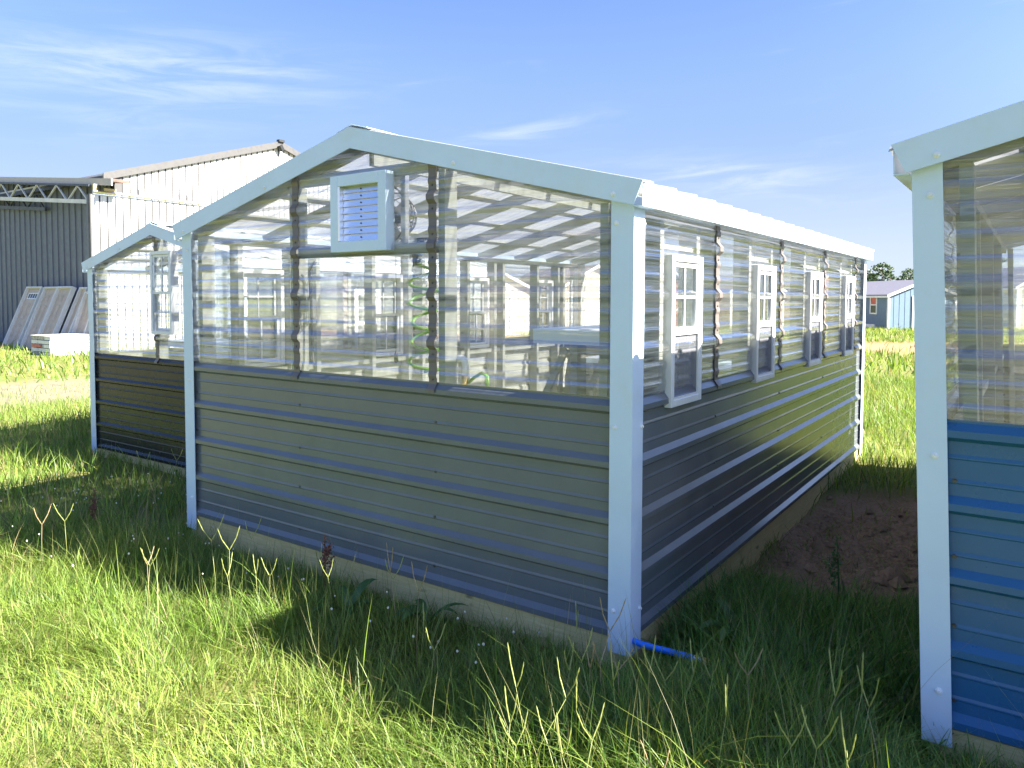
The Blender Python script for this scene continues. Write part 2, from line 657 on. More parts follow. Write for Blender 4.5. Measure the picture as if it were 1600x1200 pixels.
def np_mesh(name, verts, faces, mat, attr=None, smooth_=True):
    k = faces.shape[1]
    me = bpy.data.meshes.new(name)
    me.vertices.add(len(verts))
    me.vertices.foreach_set('co', np.ascontiguousarray(verts, np.float32).ravel())
    me.loops.add(faces.size)
    me.loops.foreach_set('vertex_index', np.ascontiguousarray(faces, np.int32).ravel())
    me.polygons.add(len(faces))
    me.polygons.foreach_set('loop_start', np.arange(0, faces.size, k, dtype=np.int32))
    me.polygons.foreach_set('loop_total', np.full(len(faces), k, np.int32))
    if smooth_:
        me.polygons.foreach_set('use_smooth', np.ones(len(faces), bool))
    me.materials.append(mat)
    me.update(calc_edges=True)
    if attr is not None:
        a = me.attributes.new(attr[0], 'FLOAT_COLOR', 'POINT')
        c = np.ones((len(verts), 4), np.float32)
        c[:, :3] = attr[1]
        a.data.foreach_set('color', c.ravel())
    o = bpy.data.objects.new(name, me)
    COL.objects.link(o)
    return o


def ground_mat():
    m, t, out = newmat('field_ground')
    p = t.n('ShaderNodeBsdfPrincipled')
    oc = t.coord()
    a = t.n('ShaderNodeAttribute', attribute_name='mask')
    s = t.n('ShaderNodeSeparateColor')
    t.l(a.outputs['Color'], s.inputs[0])
    n1 = t.noise(oc, 0.35, 6, 0.6)
    n2 = t.noise(oc, 6.0, 6, 0.7)
    n3 = t.noise(oc, 40.0, 5, 0.7)
    g = t.mixc(t.maprange(n1, 0.3, 0.7), (0.14, 0.19, 0.045), (0.23, 0.23, 0.075))
    g = t.mixc(t.maprange(n2, 0.35, 0.75, 0, 0.6), g, (0.08, 0.09, 0.03))
    g = t.mixc(t.maprange(n3, 0.4, 0.7, 0, 0.5), g, (0.20, 0.17, 0.08))
    dirt = t.mixc(t.maprange(n2, 0.3, 0.7), (0.19, 0.115, 0.062), (0.34, 0.22, 0.125))
    dirt = t.mixc(t.maprange(n3, 0.4, 0.75, 0, 0.7), dirt, (0.40, 0.29, 0.21))
    tan = t.mixc(t.maprange(n2, 0.3, 0.7), (0.27, 0.165, 0.09), (0.35, 0.225, 0.13))
    dry = t.mixc(t.maprange(n3, 0.3, 0.7), (0.15, 0.13, 0.09), (0.29, 0.26, 0.20))
    c = t.mixc(s.outputs[0], g, dirt)
    c = t.mixc(s.outputs[1], c, tan)
    c = t.mixc(s.outputs[2], c, dry)
    t.l(c, p.inputs['Base Color'])
    p.inputs['Roughness'].default_value = 0.95
    p.inputs['Specular IOR Level'].default_value = 0.1
    h = t.math('ADD', t.math('MULTIPLY', n2, 0.03), t.math('MULTIPLY', n3, 0.012))
    t.l(t.bump(h, 0.8, 1.0), p.inputs['Normal'])
    t.l(p.outputs[0], out.inputs[0])
    return m


gmask = np.stack([dirt_patch(XX, YY), road(XX, YY), drive(XX, YY) * 0.9], -1).reshape(-1, 3)
ground = np_mesh('ground', gv, quads, ground_mat(), ('mask', gmask))
tag(ground, 'grassy field with a bare dirt patch, a dirt road and a dry track', kind='structure')

# ------------------------------------------------------------------ greenhouse kit
RIB = 0.2286
RIBZ0 = 0.148                       # lowest rib of the metal wall
SILL = RIBZ0 + 4 * RIB              # 1.0624
PLANE = 0.023                       # sheet plane behind the trim faces


def profile(z0, z1, ribs, d0=0.0, clear=False):
    """(z, outward offset) rows of a ribbed sheet between z0 and z1"""
    pts = []
    for r in ribs:
        pts += ([(r - 0.032, 0), (r - 0.012, 0.019), (r + 0.010, 0.019), (r + 0.034, 0)] if clear else
                [(r - 0.026, 0), (r - 0.012, 0.019), (r + 0.010, 0.019), (r + 0.033, 0)])
        for k in (1, 2):
            c = r + RIB * k / 3
            if clear:
                pts += [(c - 0.019, 0), (c - 0.005, 0.0048), (c + 0.005, 0.0048), (c + 0.019, 0)]
            else:
                pts += [(c - 0.007, 0), (c - 0.003, 0.0026), (c + 0.001, 0.0026), (c + 0.010, 0)]
    pts.sort()
    out = []
    zs = [p[0] for p in pts]
    ds = [p[1] for p in pts]

    def at(z):
        return float(np.interp(z, zs, ds, left=0, right=0))
    out.append((z0, at(z0)))
    out += [(z, d) for z, d in pts if z0 + 1e-5 < z < z1 - 1e-5]
    out.append((z1, at(z1)))
    return [(z, d + d0) for z, d in out]


def ribs_in(z0, z1):
    return [RIBZ0 + RIB * k for k in range(-1, 14) if z0 - RIB < RIBZ0 + RIB * k < z1 + 0.05]


def ribbed(mb, rows, a, b, place, limit=None, ext=None):
    """sheet along u from a to b; place(u, d, z) -> point; limit(z) -> (lo, hi) clips u"""
    vs, fs = [], []
    for z, d in rows:
        lo, hi = (a, b)
        if limit:
            l2, h2 = limit(z)
            lo, hi = max(lo, l2), min(hi, h2)
            if lo > hi:
                lo = hi = min(max((l2 + h2) / 2, a), b)
        vs += [place(lo, d, z), place(hi, d, z)]
    for i in range(len(rows) - 1):
        fs.append((2 * i, 2 * i + 1, 2 * i + 3, 2 * i + 2))
    mb.add(vs, fs)


def ring(mb, x0, x1, z0, z1, b, y0, y1):
    """four mitre-less boards round an opening (butted)"""
    mb.box((x0, y0, z0), (x0 + b, y1, z1))
    mb.box((x1 - b, y0, z0), (x1, y1, z1))
    mb.box((x0 + b, y0, z0), (x1 - b, y1, z0 + b))
    mb.box((x0 + b, y0, z1 - b), (x1 - b, y1, z1))


def window(parent, M, w_, h_, proud=0.008, screen=True):
    """single hung window; local x along the wall, -y outward, z up; M places it"""
    f = MB(M)
    ring(f, 0, w_, 0, h_, 0.030, -proud, 0.07)
    fo = link('window', f, BRIGHT, parent, bevel=0.002)
    mid = h_ * 0.49
    s = MB(M)
    ring(s, 0.032, w_ - 0.032, mid - 0.004, h_ - 0.032, 0.022, -proud + 0.010, -proud + 0.034)
    link('upper_sash', s, BRIGHT, fo, bevel=0.0015)
    s = MB(M)
    ring(s, 0.032, w_ - 0.032, 0.032, mid + 0.020, 0.022, -proud + 0.040, -proud + 0.062)
    link('lower_sash', s, BRIGHT, fo, bevel=0.0015)
    mu = MB(M)
    zc = (mid + h_ - 0.03) / 2
    mu.box((w_ / 2 - 0.006, -proud + 0.016, mid + 0.018), (w_ / 2 + 0.006, -proud + 0.026, h_ - 0.054))
    mu.box((0.054, -proud + 0.0165, zc - 0.006), (w_ - 0.054, -proud + 0.0255, zc + 0.006))
    link('muntin', mu, BRIGHT, fo)
    mu = MB(M)
    mu.box((w_ / 2 - 0.006, -proud + 0.046, 0.054), (w_ / 2 + 0.006, -proud + 0.056, mid))
    mu.box((0.054, -proud + 0.0465, mid / 2 + 0.01), (w_ - 0.054, -proud + 0.0555, mid / 2 + 0.022))
    link('muntin', mu, BRIGHT, fo)
    for (za, zb, yy) in ((mid, h_ - 0.045, -proud + 0.021), (0.045, mid, -proud + 0.051)):
        p = MB(M)
        p.add([(0.045, yy, za), (w_ - 0.045, yy, za), (w_ - 0.045, yy, zb), (0.045, yy, zb)], [(0, 1, 2, 3)])
        link('pane', p, GLASS, fo, recalc=False)
    if screen:
        p = MB(M)
        yy = -proud + 0.014
        p.add([(0.03, yy, 0.03), (w_ - 0.03, yy, 0.03), (w_ - 0.03, yy, mid), (0.03, yy, mid)], [(0, 1, 2, 3)])
        link('screen', p, SCREEN, fo, recalc=False)
        p = MB(M)
        ring(p, 0.030, w_ - 0.030, 0.030, mid - 0.004, 0.010, -proud + 0.004, -proud + 0.012)
        link('screen_frame', p, BRIGHT, fo)
    return fo


def screw_mb(M, r=0.007):
    b = MB(M)
    b.tube([(0, 0, 0), (0, -0.003, 0), (0, -0.004, 0)], [r * 1.5, r * 1.5, r * 0.9], 10)
    b.tube([(0, -0.003, 0), (0, -0.009, 0)], [r * 0.85, r * 0.75], 6)
    return b


def greenhouse(label, loc, Wd, L, metal, slope=0.2525, windows_r=(), windows_l=(), seams=(), studs=(),
               shear=0.0, gap=None, gable=None, left_drop=0.0, trim_h=1.876, trim_w=0.099, roofm=ROOF):
    t = thing('greenhouse', label, 'greenhouse', loc)
    S = Matrix.Identity(4)
    S[0][2] = -shear
    H = trim_h                       # underside of fascia at the corner
    zr = H + 0.088 + slope * (Wd / 2)     # top of fascia at the ridge
    xm = -Wd / 2

    def rz_(x):
        return zr - slope * abs(x - xm)

    def mbx(M=None):
        return MB(S if M is None else S @ M)
    # -- base timbers
    for (a, b) in (((-Wd + 0.02, 0.02, -0.06), (-0.02, 0.11, 0.14)), ((-Wd + 0.02, L - 0.11, -0.06), (-0.02, L - 0.02, 0.14)),
                   ((-0.11, 0.112, -0.06), (-0.02, L - 0.112, 0.14)), ((-Wd + 0.02, 0.112, -0.06), (-Wd + 0.11, L - 0.112, 0.14))):
        m = mbx()
        m.box(a, b)
        link('base_timber', m, TIMBER, t, bevel=0.004)
    m = mbx()
    m.box((-Wd + 0.112, 0.112, 0.10), (-0.112, L - 0.112, 0.13))
    link('floor', m, FLOOR, t)
    # -- walls: four directions, with a placing function each
    sides = {
        'front': (-Wd + 0.03, -0.03, lambda u, d, z: (u, PLANE - d, z)),
        'back': (-Wd + 0.03, -0.03, lambda u, d, z: (-Wd - u, L - PLANE + d, z)),
        'right': (0.03, L - 0.03, lambda u, d, z: (-PLANE + d, u, z)),
        'left': (0.03, L - 0.03, lambda u, d, z: (-Wd + PLANE - d, L - u, z)),
    }
    zlo, zhi = 0.118, SILL + 0.043
    rows_m = profile(zlo, zhi, ribs_in(zlo, zhi))

    def gl(z):
        h = max(0.0, (zr - 0.02 - z) / slope)
        return (xm - h, xm + h)

    def strap_spans(u, sd, gab, ztop, z0c):
        top = ztop
        if gab:
            top = min(ztop, zr - 0.03 - slope * abs((u if sd == 'front' else -Wd - u) - xm) - 0.03)
        if gap and sd == 'front':
            return [(z0c - 0.045, gap[0]), (gap[1], top)]
        return [(z0c - 0.045, top)]

    for sd, (a, b, pl) in sides.items():
        m = mbx()
        ribbed(m, rows_m, a, b, pl)
        o = link('metal_panel', m, metal, t, recalc=False)
        gab = sd in ('front', 'back')
        ztop = zr - 0.03 if gab else H - 0.012
        z0c = SILL + 0.040
        rows_c = profile(z0c, ztop, ribs_in(z0c, ztop), 0.0025, True)
        cuts = [a] + ([s for s in studs] if gab else list(seams)) + [b]
        if sd == 'back':
            cuts = [a] + [-Wd - s for s in reversed(studs)] + [b]
        if sd == 'left':
            cuts = [a] + [L - s for s in reversed(seams)] + [b]
        wins = {'right': windows_r, 'left': windows_l}.get(sd, ())
        for k in range(len(cuts) - 1):
            m = mbx()
            ribbed(m, rows_c, cuts[k] - (0.015 if k else 0), cuts[k + 1] + (0.015 if k < len(cuts) - 2 else 0),
                   (lambda u, d, z, e=0.0012 * (k % 2): pl(u, d + e, z)), gl if gab else None)
            link('clear_panel', m, CLEAR, t, recalc=False)
        # bronze straps over the laps
        for u, (sa, sb) in [(u, sp) for u in cuts[1:-1] for sp in strap_spans(u, sd, gab, ztop, z0c)]:
            top = sb
            r = profile(sa, sb, ribs_in(sa, sb), 0.0085, True)
            m = mbx()
            ribbed(m, r, u - 0.024, u + 0.024, pl)
            r2_ = [(z, d - 0.003) for z, d in r]
            ribbed(m, r2_, u - 0.024, u + 0.024, pl)
            for e in (-0.024, 0.024):
                vs, fs = [], []
                for (z, d), (_, d2) in zip(r, r2_):
                    vs += [pl(u + e, d, z), pl(u + e, d2, z)]
                for i in range(len(r) - 1):
                    fs.append((2 * i, 2 * i + 1, 2 * i + 3, 2 * i + 2))
                m.add(vs, fs)
            so = link('cover_strip', m, BRONZE, t)
            sm = mbx()
            for rz0 in ribs_in(z0c, top):
                for dz in (0.055, 0.175):
                    if sa + 0.02 < rz0 + dz < top - 0.02:
                        c = pl(u, 0.0075, rz0 + dz)
                        nrm = Vector(pl(u, 1.0, 0)) - Vector(pl(u, 0.0, 0))
                        sm.tube([c, Vector(c) + nrm * 0.005], [0.006, 0.004], 6)
            link('strip_screws', sm, SCREW, so)['kind'] = 'stuff'
        # small dark screws of the metal sheets
        sm = mbx()
        us = [a + 0.06] + ([s for s in cuts[1:-1]]) + [b - 0.06]
        for u in us:
            for k in range(4):
                z = RIBZ0 + RIB * k + 0.052 + (0.004 if k % 2 else -0.003)
                c = Vector(pl(u + 0.004 * k, 0.0, z + 0.1 * RIB))
                nrm = Vector(pl(u, 1.0, 0)) - Vector(pl(u, 0.0, 0))
                sm.tube([c, c + nrm * 0.002, c + nrm * 0.002, c + nrm * 0.006], [0.009, 0.009, 0.006, 0.005], 6)
        link('wall_screws', sm, SCREW, t)['kind'] = 'stuff'
        # sill flashing under the clear sheet
        m = mbx()
        vs, fs = [], []
        for z, d in ((SILL + 0.006, 0.0225), (SILL - 0.014, 0.0235), (SILL - 0.036, 0.003), (SILL - 0.050, 0.003)):
            pass
        # windows of the side walls
        for (u0, ww, z0w, hh) in wins:
            if sd == 'right':
                M = S @ Matrix.Translation((0.0, u0, z0w)) @ Matrix.Rotation(math.pi / 2, 4, 'Z')
            else:
                M = S @ Matrix.Translation((-Wd, u0 + ww, z0w)) @ Matrix.Rotation(-math.pi / 2, 4, 'Z')
            window(t, M, ww, hh)
            for off in (-0.030, ww + 0.030):          # studs beside the window
                m = mbx()
                x = -0.03 if sd == 'right' else -Wd + 0.03
                s_ = -1 if sd == 'right' else 1
                m.box((x, u0 + off - 0.019, 0.141), (x + s_ * 0.089, u0 + off + 0.019, H - 0.03))
                link('stud', m, STUDW, t)
    # -- corner trims (L section) with screws
    wd = trim_w
    scr0 = None
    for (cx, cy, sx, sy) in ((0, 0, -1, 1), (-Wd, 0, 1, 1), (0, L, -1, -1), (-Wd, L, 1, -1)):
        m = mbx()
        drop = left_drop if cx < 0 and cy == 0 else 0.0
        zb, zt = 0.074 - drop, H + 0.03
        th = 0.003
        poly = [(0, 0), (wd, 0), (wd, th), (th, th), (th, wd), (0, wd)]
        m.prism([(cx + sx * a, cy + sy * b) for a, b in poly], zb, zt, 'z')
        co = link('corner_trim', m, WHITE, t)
        for z in (0.245, 0.99, 1.80):
            for fx in (0, 1):
                if fx == 0:
                    M = Matrix.Translation((cx + sx * wd * 0.6, cy, z))
                    if cx == 0:
                        M = Matrix.Translation((cx + sx * (wd - 0.024), cy, z))
                    if sy < 0:
                        M = M @ Matrix.Rotation(math.pi, 4, 'Z')
                else:
                    M = Matrix.Translation((cx, cy + sy * 0.085, z)) @ Matrix.Rotation(math.pi / 2 if cx == 0 else -math.pi / 2, 4, 'Z')
                link('screw', screw_mb(S @ M), WSCREW, co, smooth=False)
    # -- framing inside
    for sd in ('front', 'back'):
        y0 = 0.03 if sd == 'front' else L - 0.12
        for x in list(studs) + [-0.145, -Wd + 0.145]:
            m = mbx()
            off = 0.045 if x > xm else -0.045
            xx = x + (off if x in studs else 0)
            if gap and sd == 'front' and x in studs:
                m.box((xx - 0.019, y0 + 0.02, 0.141), (xx + 0.019, y0 + 0.109, gap[0]))
                link('stud', m, STUDW, t)
                m = mbx()
                m.box((xx - 0.019, y0 + 0.02, gap[1]), (xx + 0.019, y0 + 0.109, rz_(xx) - 0.115))
            else:
                m.box((xx - 0.019, y0, 0.141), (xx + 0.019, y0 + 0.089, rz_(xx) - 0.115))
            link('stud', m, STUDW, t)
        m = mbx()
        m.box((-Wd + 0.17, y0 + 0.02, SILL - 0.075), (-0.17, y0 + 0.058, SILL - 0.036))
        link('girt', m, STUDW, t)
        for sgn in (-1, 1):
            m = mbx()
            e = xm + sgn * (Wd / 2 - 0.03)
            m.bar((e, y0 + 0.045, rz_(e) - 0.075), (xm + sgn * 0.001, y0 + 0.045, rz_(xm) - 0.075), 0.038, 0.07)
            link('rafter', m, STUDW, t)
    for sd in ('left', 'right'):
        xa = -0.03 if sd == 'right' else -Wd + 0.03
        s_ = -1 if sd == 'right' else 1
        for u in seams:
            m = mbx()
            m.box((xa, u - 0.019, 0.141), (xa + s_ * 0.089, u + 0.019, H - 0.03))
            link('stud', m, STUDW, t)
        m = mbx()
        m.box((xa + s_ * 0.02, 0.125, SILL - 0.078), (xa + s_ * 0.058, L - 0.125, SILL - 0.040))
        link('girt', m, STUDW, t)
        m = mbx()
        m.box((xa, 0.125, H - 0.029), (xa + s_ * 0.089, L - 0.125, H + 0.012))
        link('top_plate', m, STUDW, t)
    ny_ = max(3, int(round(L / 0.61)))
    for i in range(1, ny_):
        y = L * i / ny_
        for sgn in (-1, 1):
            m = mbx()
            e = xm + sgn * (Wd / 2 - 0.02)
            m.bar((e, y, rz_(e) - 0.078), (xm + sgn * 0.02, y, rz_(xm + 0.02) - 0.078), 0.038, 0.075)
            link('rafter', m, STUDW, t)
    for sgn in (-1, 1):
        for fr_ in (0.28, 0.55, 0.80):
            x = xm + sgn * Wd / 2 * fr_
            m = mbx()
            m.bar((x, 0.0, rz_(x) - 0.034), (x, L, rz_(x) - 0.034), 0.07, 0.012, up=(-sgn * -slope, 0, 1))
            link('purlin', m, STUDW, t)
    m = mbx()
    m.box((xm - 0.017, 0.12, zr - 0.17), (xm + 0.017, L - 0.12, zr - 0.055))
    link('ridge_beam', m, STUDW, t)
    # -- roof sheets with ribs running down the slope
    ya, yb = -0.027, L + 0.027
    ribs = [ya + 0.05 + RIB * k for k in range(int((yb - ya) / RIB) + 1)]
    prof = []
    for r in ribs:
        prof += [(r - 0.034, 0), (r - 0.013, 0.019), (r + 0.013, 0.019), (r + 0.034, 0)]
    prof = [(ya, 0)] + [p for p in prof if ya < p[0] < yb] + [(yb, 0)]
    for sgn in (-1, 1):
        m = mbx()
        vs, fs = [], []
        e = xm + sgn * (Wd / 2 + 0.062)
        for (y, d) in prof:
            vs += [(e, y, rz_(e) - 0.013 + d), ((e + xm) / 2, y, rz_((e + xm) / 2) - 0.013 + d), (xm + sgn * 0.004, y, rz_(xm) - 0.013 + d)]
        for i in range(len(prof) - 1):
            for k in (0, 1):
                q = (3 * i + k, 3 * i + k + 1, 3 * i + k + 4, 3 * i + k + 3)
                fs.append(q if sgn < 0 else q[::-1])
        m.add(vs, fs)
        link('roof_panel', m, roofm, t, recalc=False)
        # eave trim
        m = mbx()
        x = 0 if sgn > 0 else -Wd
        p = [(x + sgn * 0.048, H - 0.019), (x + sgn * 0.048, rz_(x + sgn * 0.048) - 0.016), (x + sgn * 0.044, rz_(x + sgn * 0.048) - 0.016),
             (x + sgn * 0.044, H - 0.015), (x + sgn * 0.004, H - 0.015), (x + sgn * 0.004, H - 0.019)]
        m.prism(p, -0.026, L + 0.026, 'y')
        link('eave_trim', m, WHITE, t)
        # gable trims front and back
        for yy, dr in ((-0.034, 1), (L + 0.034, -1)):
            m = mbx()
            tipx = x + sgn * 0.052
            zt, zb = rz_(tipx) + 0.002, rz_(tipx) - 0.086
            poly = [(tipx, zt), (xm, zr + 0.002), (xm, zr - 0.104), (tipx - sgn * 0.040, rz_(tipx - sgn * 0.040) - 0.100)]
            m.prism(poly, yy, yy + dr * 0.006, 'y')
            # return lip over the roof end
            p2 = [(tipx, zt), (xm, zr + 0.002), (xm, zr - 0.004), (tipx, zt - 0.006)]
            m.prism(p2, yy + dr * 0.0062, yy + dr * 0.035, 'y')
            go = link('gable_trim', m, WHITE, t)
            for fr_ in (0.06, 0.56):
                xs = tipx + (xm - tipx) * fr_ - sgn * 0.03
                M = Matrix.Translation((xs, yy, rz_(xs) - 0.074))
                if dr < 0:
                    M = M @ Matrix.Rotation(math.pi, 4, 'Z')
                link('screw', screw_mb(S @ M), WSCREW, go)
    m = mbx()
    p = [(xm - 0.11, rz_(xm - 0.11) + 0.013), (xm, zr + 0.014), (xm + 0.11, rz_(xm + 0.11) + 0.013),
         (xm + 0.11, rz_(xm + 0.11) + 0.017), (xm, zr + 0.019), (xm - 0.11, rz_(xm - 0.11) + 0.017)]
    m.prism(p, -0.02, L + 0.02, 'y')
    link('ridge_cap', m, WHITE, t)
    # -- header beams at the gable bay between the studs
    if len(studs) == 2:
        for z in (1.742, 2.128):
            m = mbx()
            m.box((studs[0] + 0.004, 0.030, z - 0.026), (studs[1] - 0.004, 0.068, z + 0.026))
            link('gable_header', m, STUDW, t)
    if gable:
        gable(t, S, xm)
    return t


# ------------------------------------------------------------------ grey greenhouse
def vent_and_fan(t, S, xm):
    x0, x1, z0, z1 = -1.695, -1.300, 1.735, 2.121
    f = MB(S)
    ring(f, x0, x1, z0, z1, 0.055, -0.034, 0.028)
    vo = link('shutter_vent', f, WHITE, t, bevel=0.002)
    n = 8
    hz = (z1 - z0 - 0.11) / n
    for k in range(n):
        zb = z0 + 0.057 + hz * k
        m = MB(S)
        p = [(-0.014, zb), (-0.005, zb + hz + 0.001), (-0.003, zb + hz + 0.001), (-0.012, zb)]
        m.prism(p, x0 + 0.058 + 0.016, x1 - 0.058, 'x')
        link('louvre', m, ALU, vo)
        m = MB(S)
        m.tube([((x0 + x1) / 2 + 0.004, -0.006, zb + hz * 0.45), ((x0 + x1) / 2 + 0.004, -0.014, zb + hz * 0.45)], 0.004, 8)
        link('rivet', m, SCREW, vo)
    m = MB(S)
    m.box((x0 + 0.056, -0.034, z0 + 0.056), (x0 + 0.072, 0.01, z1 - 0.056))
    link('louvre_jamb', m, ALU, vo)
    # fan behind the louvres
    cx, cz, yb = -1.46, 1.925, 0.10
    b = MB(S)
    b.box((cx - 0.19, 0.072, cz - 0.17), (cx - 0.16, 0.10, cz + 0.185))
    b.box((cx + 0.16, 0.072, cz - 0.17), (cx + 0.19, 0.10, cz + 0.185))
    fo = link('fan', b, STEEL, t)
    g = MB(S)
    for k in range(1, 9):
        r = 0.165 * k / 8
        y = yb + 0.22 * (1 - (k / 8) ** 2.2)
        pts = [(cx + r * math.cos(a), y, cz + r * math.sin(a)) for a in np.linspace(0, 2 * math.pi, 29)]
        g.tube(pts, 0.003, 5, cap=False)
    for a in np.linspace(0, 2 * math.pi, 17)[:-1]:
        pts = [(cx + 0.165 * q * math.cos(a), yb + 0.22 * (1 - q ** 2.2), cz + 0.165 * q * math.sin(a)) for q in np.linspace(0.08, 1, 7)]
        g.tube(pts, 0.002, 5)
    link('fan_guard', g, WIRE, fo)
    m = MB(S)
    m.tube([(cx, yb + 0.02, cz), (cx, yb + 0.12, cz)], [0.05, 0.05], 16)
    link('fan_motor', m, DARK, fo)
    for k in range(4):
        a = k * math.pi / 2 + 0.4
        u, v = Vector((math.cos(a), 0, math.sin(a))), Vector((-math.sin(a), 0.5, math.cos(a)))
        c = Vector((cx, yb + 0.045, cz))
        bl = MB(S)
        pts = [c + u * 0.05 - v * 0.02, c + u * 0.145 - v * 0.05, c + u * 0.145 + v * 0.04, c + u * 0.05 + v * 0.02]
        n_ = Vector((0, 0.003, 0))
        bl.add([*pts, *[p + n_ for p in pts]], [(0, 1, 2, 3), (7, 6, 5, 4), (0, 4, 5, 1), (1, 5, 6, 2), (2, 6, 7, 3), (3, 7, 4, 0)])
        link('fan_blade', bl, STEEL, fo)
    # pull chain of the fan
    m = MB(S)
    m.tube([(-1.555, 0.30, 1.76), (-1.557, 0.30, 1.215)], 0.0015, 5)
    m.tube([(-1.557, 0.30, 1.215), (-1.557, 0.30, 1.20), (-1.557, 0.30, 1.155), (-1.557, 0.30, 1.15)], [0.003, 0.010, 0.012, 0.005], 8)
    link('pull_chain', m, DARK, t)
    # lever rod on the left stud and junction box
    m = MB(S)
    m.tube([(-1.965, 0.10, 1.70), (-2.005, 0.10, 1.66), (-2.012, 0.10, 1.60), (-2.00, 0.10, 1.20), (-1.985, 0.09, 1.155), (-1.978, 0.09, 1.14)],
           [0.006, 0.006, 0.007, 0.007, 0.009, 0.008], 8)
    link('prop_rod', m, DARK, t)
    m = MB(S)
    m.box((-2.14, 0.12, 1.36), (-2.05, 0.17, 1.50))
    bo = link('junction_box', m, STEEL, t, bevel=0.004)
    m = MB(S)
    m.tube([(-2.09, 0.145, 1.50), (-2.10, 0.15, 1.62), (-2.25, 0.16, 1.64), (-2.60, 0.20, 1.60)], 0.006, 6)
    link('cable', m, BRIGHT, bo)


WIN = dict(ww=0.345, z0=1.038, hh=0.655)
win_y = (0.365, 1.565, 2.765, 3.93)
wr = [(y, 0.355, 1.030, 0.665) for y in win_y]
main = greenhouse('grey walled greenhouse with white trim and a louvred vent in its gable', (0, 0, 0), 3.1, 4.84, GREY,
                  windows_r=wr, windows_l=wr, seams=(0.98, 2.12, 3.29, 4.43), studs=(-2.03, -1.045), gable=vent_and_fan, left_drop=0.03)


def left_gable(t, S, xm):
    M = S @ Matrix.Translation((xm - 0.06, -0.0, 1.33))
    window(t, M, 0.345, 0.76, screen=False)


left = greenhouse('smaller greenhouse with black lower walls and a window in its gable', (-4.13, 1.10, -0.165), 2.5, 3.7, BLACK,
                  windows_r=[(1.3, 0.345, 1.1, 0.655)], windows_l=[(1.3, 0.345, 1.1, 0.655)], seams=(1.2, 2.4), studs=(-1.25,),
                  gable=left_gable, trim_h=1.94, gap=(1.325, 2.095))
blue = greenhouse('greenhouse with blue lower walls and white trim, cut off by the frame', (4.11, 0.0, 0.025), 3.05, 4.84, BLUE,
                  windows_r=wr, windows_l=[], seams=(1.2, 2.4, 3.6), studs=(-2.03, -1.045), shear=0.040, trim_h=1.885, trim_w=0.085, roofm=ROOF_CLOUDY)
blue.location.x = 1.028 + 3.05

# ------------------------------------------------------------------ things in and by the greenhouses
t = thing('potting_bench', 'white topped potting bench inside the grey greenhouse by its near corner', 'bench', (-0.44, 0.80, 0.13))
b = MB()
b.box((-0.325, -0.35, 1.150), (0.325, -0.325, 1.222))
b.box((-0.325, 0.325, 1.150), (0.325, 0.35, 1.222))
b.box((-0.325, -0.324, 1.150), (-0.30, 0.324, 1.222))
b.box((0.30, -0.324, 1.150), (0.325, 0.324, 1.222))
link('bench_frame', b, WHITE, t, bevel=0.002)
b = MB()
b.box((-0.298, -0.322, 1.190), (0.298, 0.322, 1.210))
link('bench_top', b, BRIGHT, t)
for x, y in ((-0.11, -0.27), (0.25, -0.27), (-0.11, 0.27), (0.25, 0.27)):
    b = MB()
    b.box((x - 0.019, y - 0.045, 0.0), (x + 0.019, y + 0.045, 1.149))
    link('leg', b, STUDW, t)
for y in (-0.24, 0.24):
    b = MB()
    b.bar((-0.20, y, 1.12), (-0.33, y, 0.86), 0.02, 0.035)
    link('brace', b, STUDW, t)

t = thing('growing_bench', 'long grey growing bench low along the back wall inside the grey greenhouse', 'bench', (-1.5, 4.3, 0.13))
b = MB()
b.box((-1.0, -0.3, 0.72), (1.0, 0.3, 0.77))
link('bench_top', b, WHITE, t)
for x in (-0.9, 0, 0.9):
    for y in (-0.25, 0.25):
        b = MB()
        b.box((x - 0.02, y - 0.04, 0), (x + 0.02, y + 0.04, 0.719))
        link('leg', b, STUDW, t)

t = thing('potting_bench', 'pale bench inside the black walled greenhouse', 'bench', (-5.75, 2.0, -0.165))
b = MB()
b.box((-0.7, -0.3, 1.15), (0.7, 0.3, 1.21))
link('bench_top', b, WHITE, t)
for x in (-0.6, 0.6):
    for y in (-0.25, 0.25):
        b = MB()
        b.box((x - 0.02, y - 0.04, 0.13), (x + 0.02, y + 0.04, 1.149))
        link('leg', b, STUDW, t)

# coiled green hose hanging by the right gable stud
t = thing('coiled_hose', 'green coiled hose hanging inside the grey greenhouse by its gable stud', 'hose', (-1.265, 0.20, 0.13))
b = MB()
pts = []
for i in range(150):
    q = i / 149
    a = q * 2 * math.pi * 5.2 + 0.8
    z = 1.50 - 0.52 * q
    r = 0.078 + 0.012 * math.sin(q * 9)
    pts.append((r * math.cos(a), 0.6 * r * math.sin(a), z + 0.012 * math.sin(a)))
b.tube([(0.0, 0.0, 1.56), (-0.04, 0, 1.545)] + pts, 0.008, 7)
link('coil', b, HOSEGREEN, t, smooth=True)
b = MB()
b.tube([(0.03, -0.02, 1.66), (0.0, -0.03, 1.63), (-0.03, -0.02, 1.585), (-0.045, 0, 1.55)], [0.02, 0.026, 0.026, 0.015], 10)
b.box((-0.02, -0.03, 1.64), (0.10, 0.0, 1.675))
link('spray_nozzle', b, DARK, t)
b = MB()
b.tube([(0.002, -0.028, 1.632), (-0.018, -0.024, 1.603)], [0.0275, 0.0275], 10)
link('nozzle_band', b, HOSEBLUE, t)

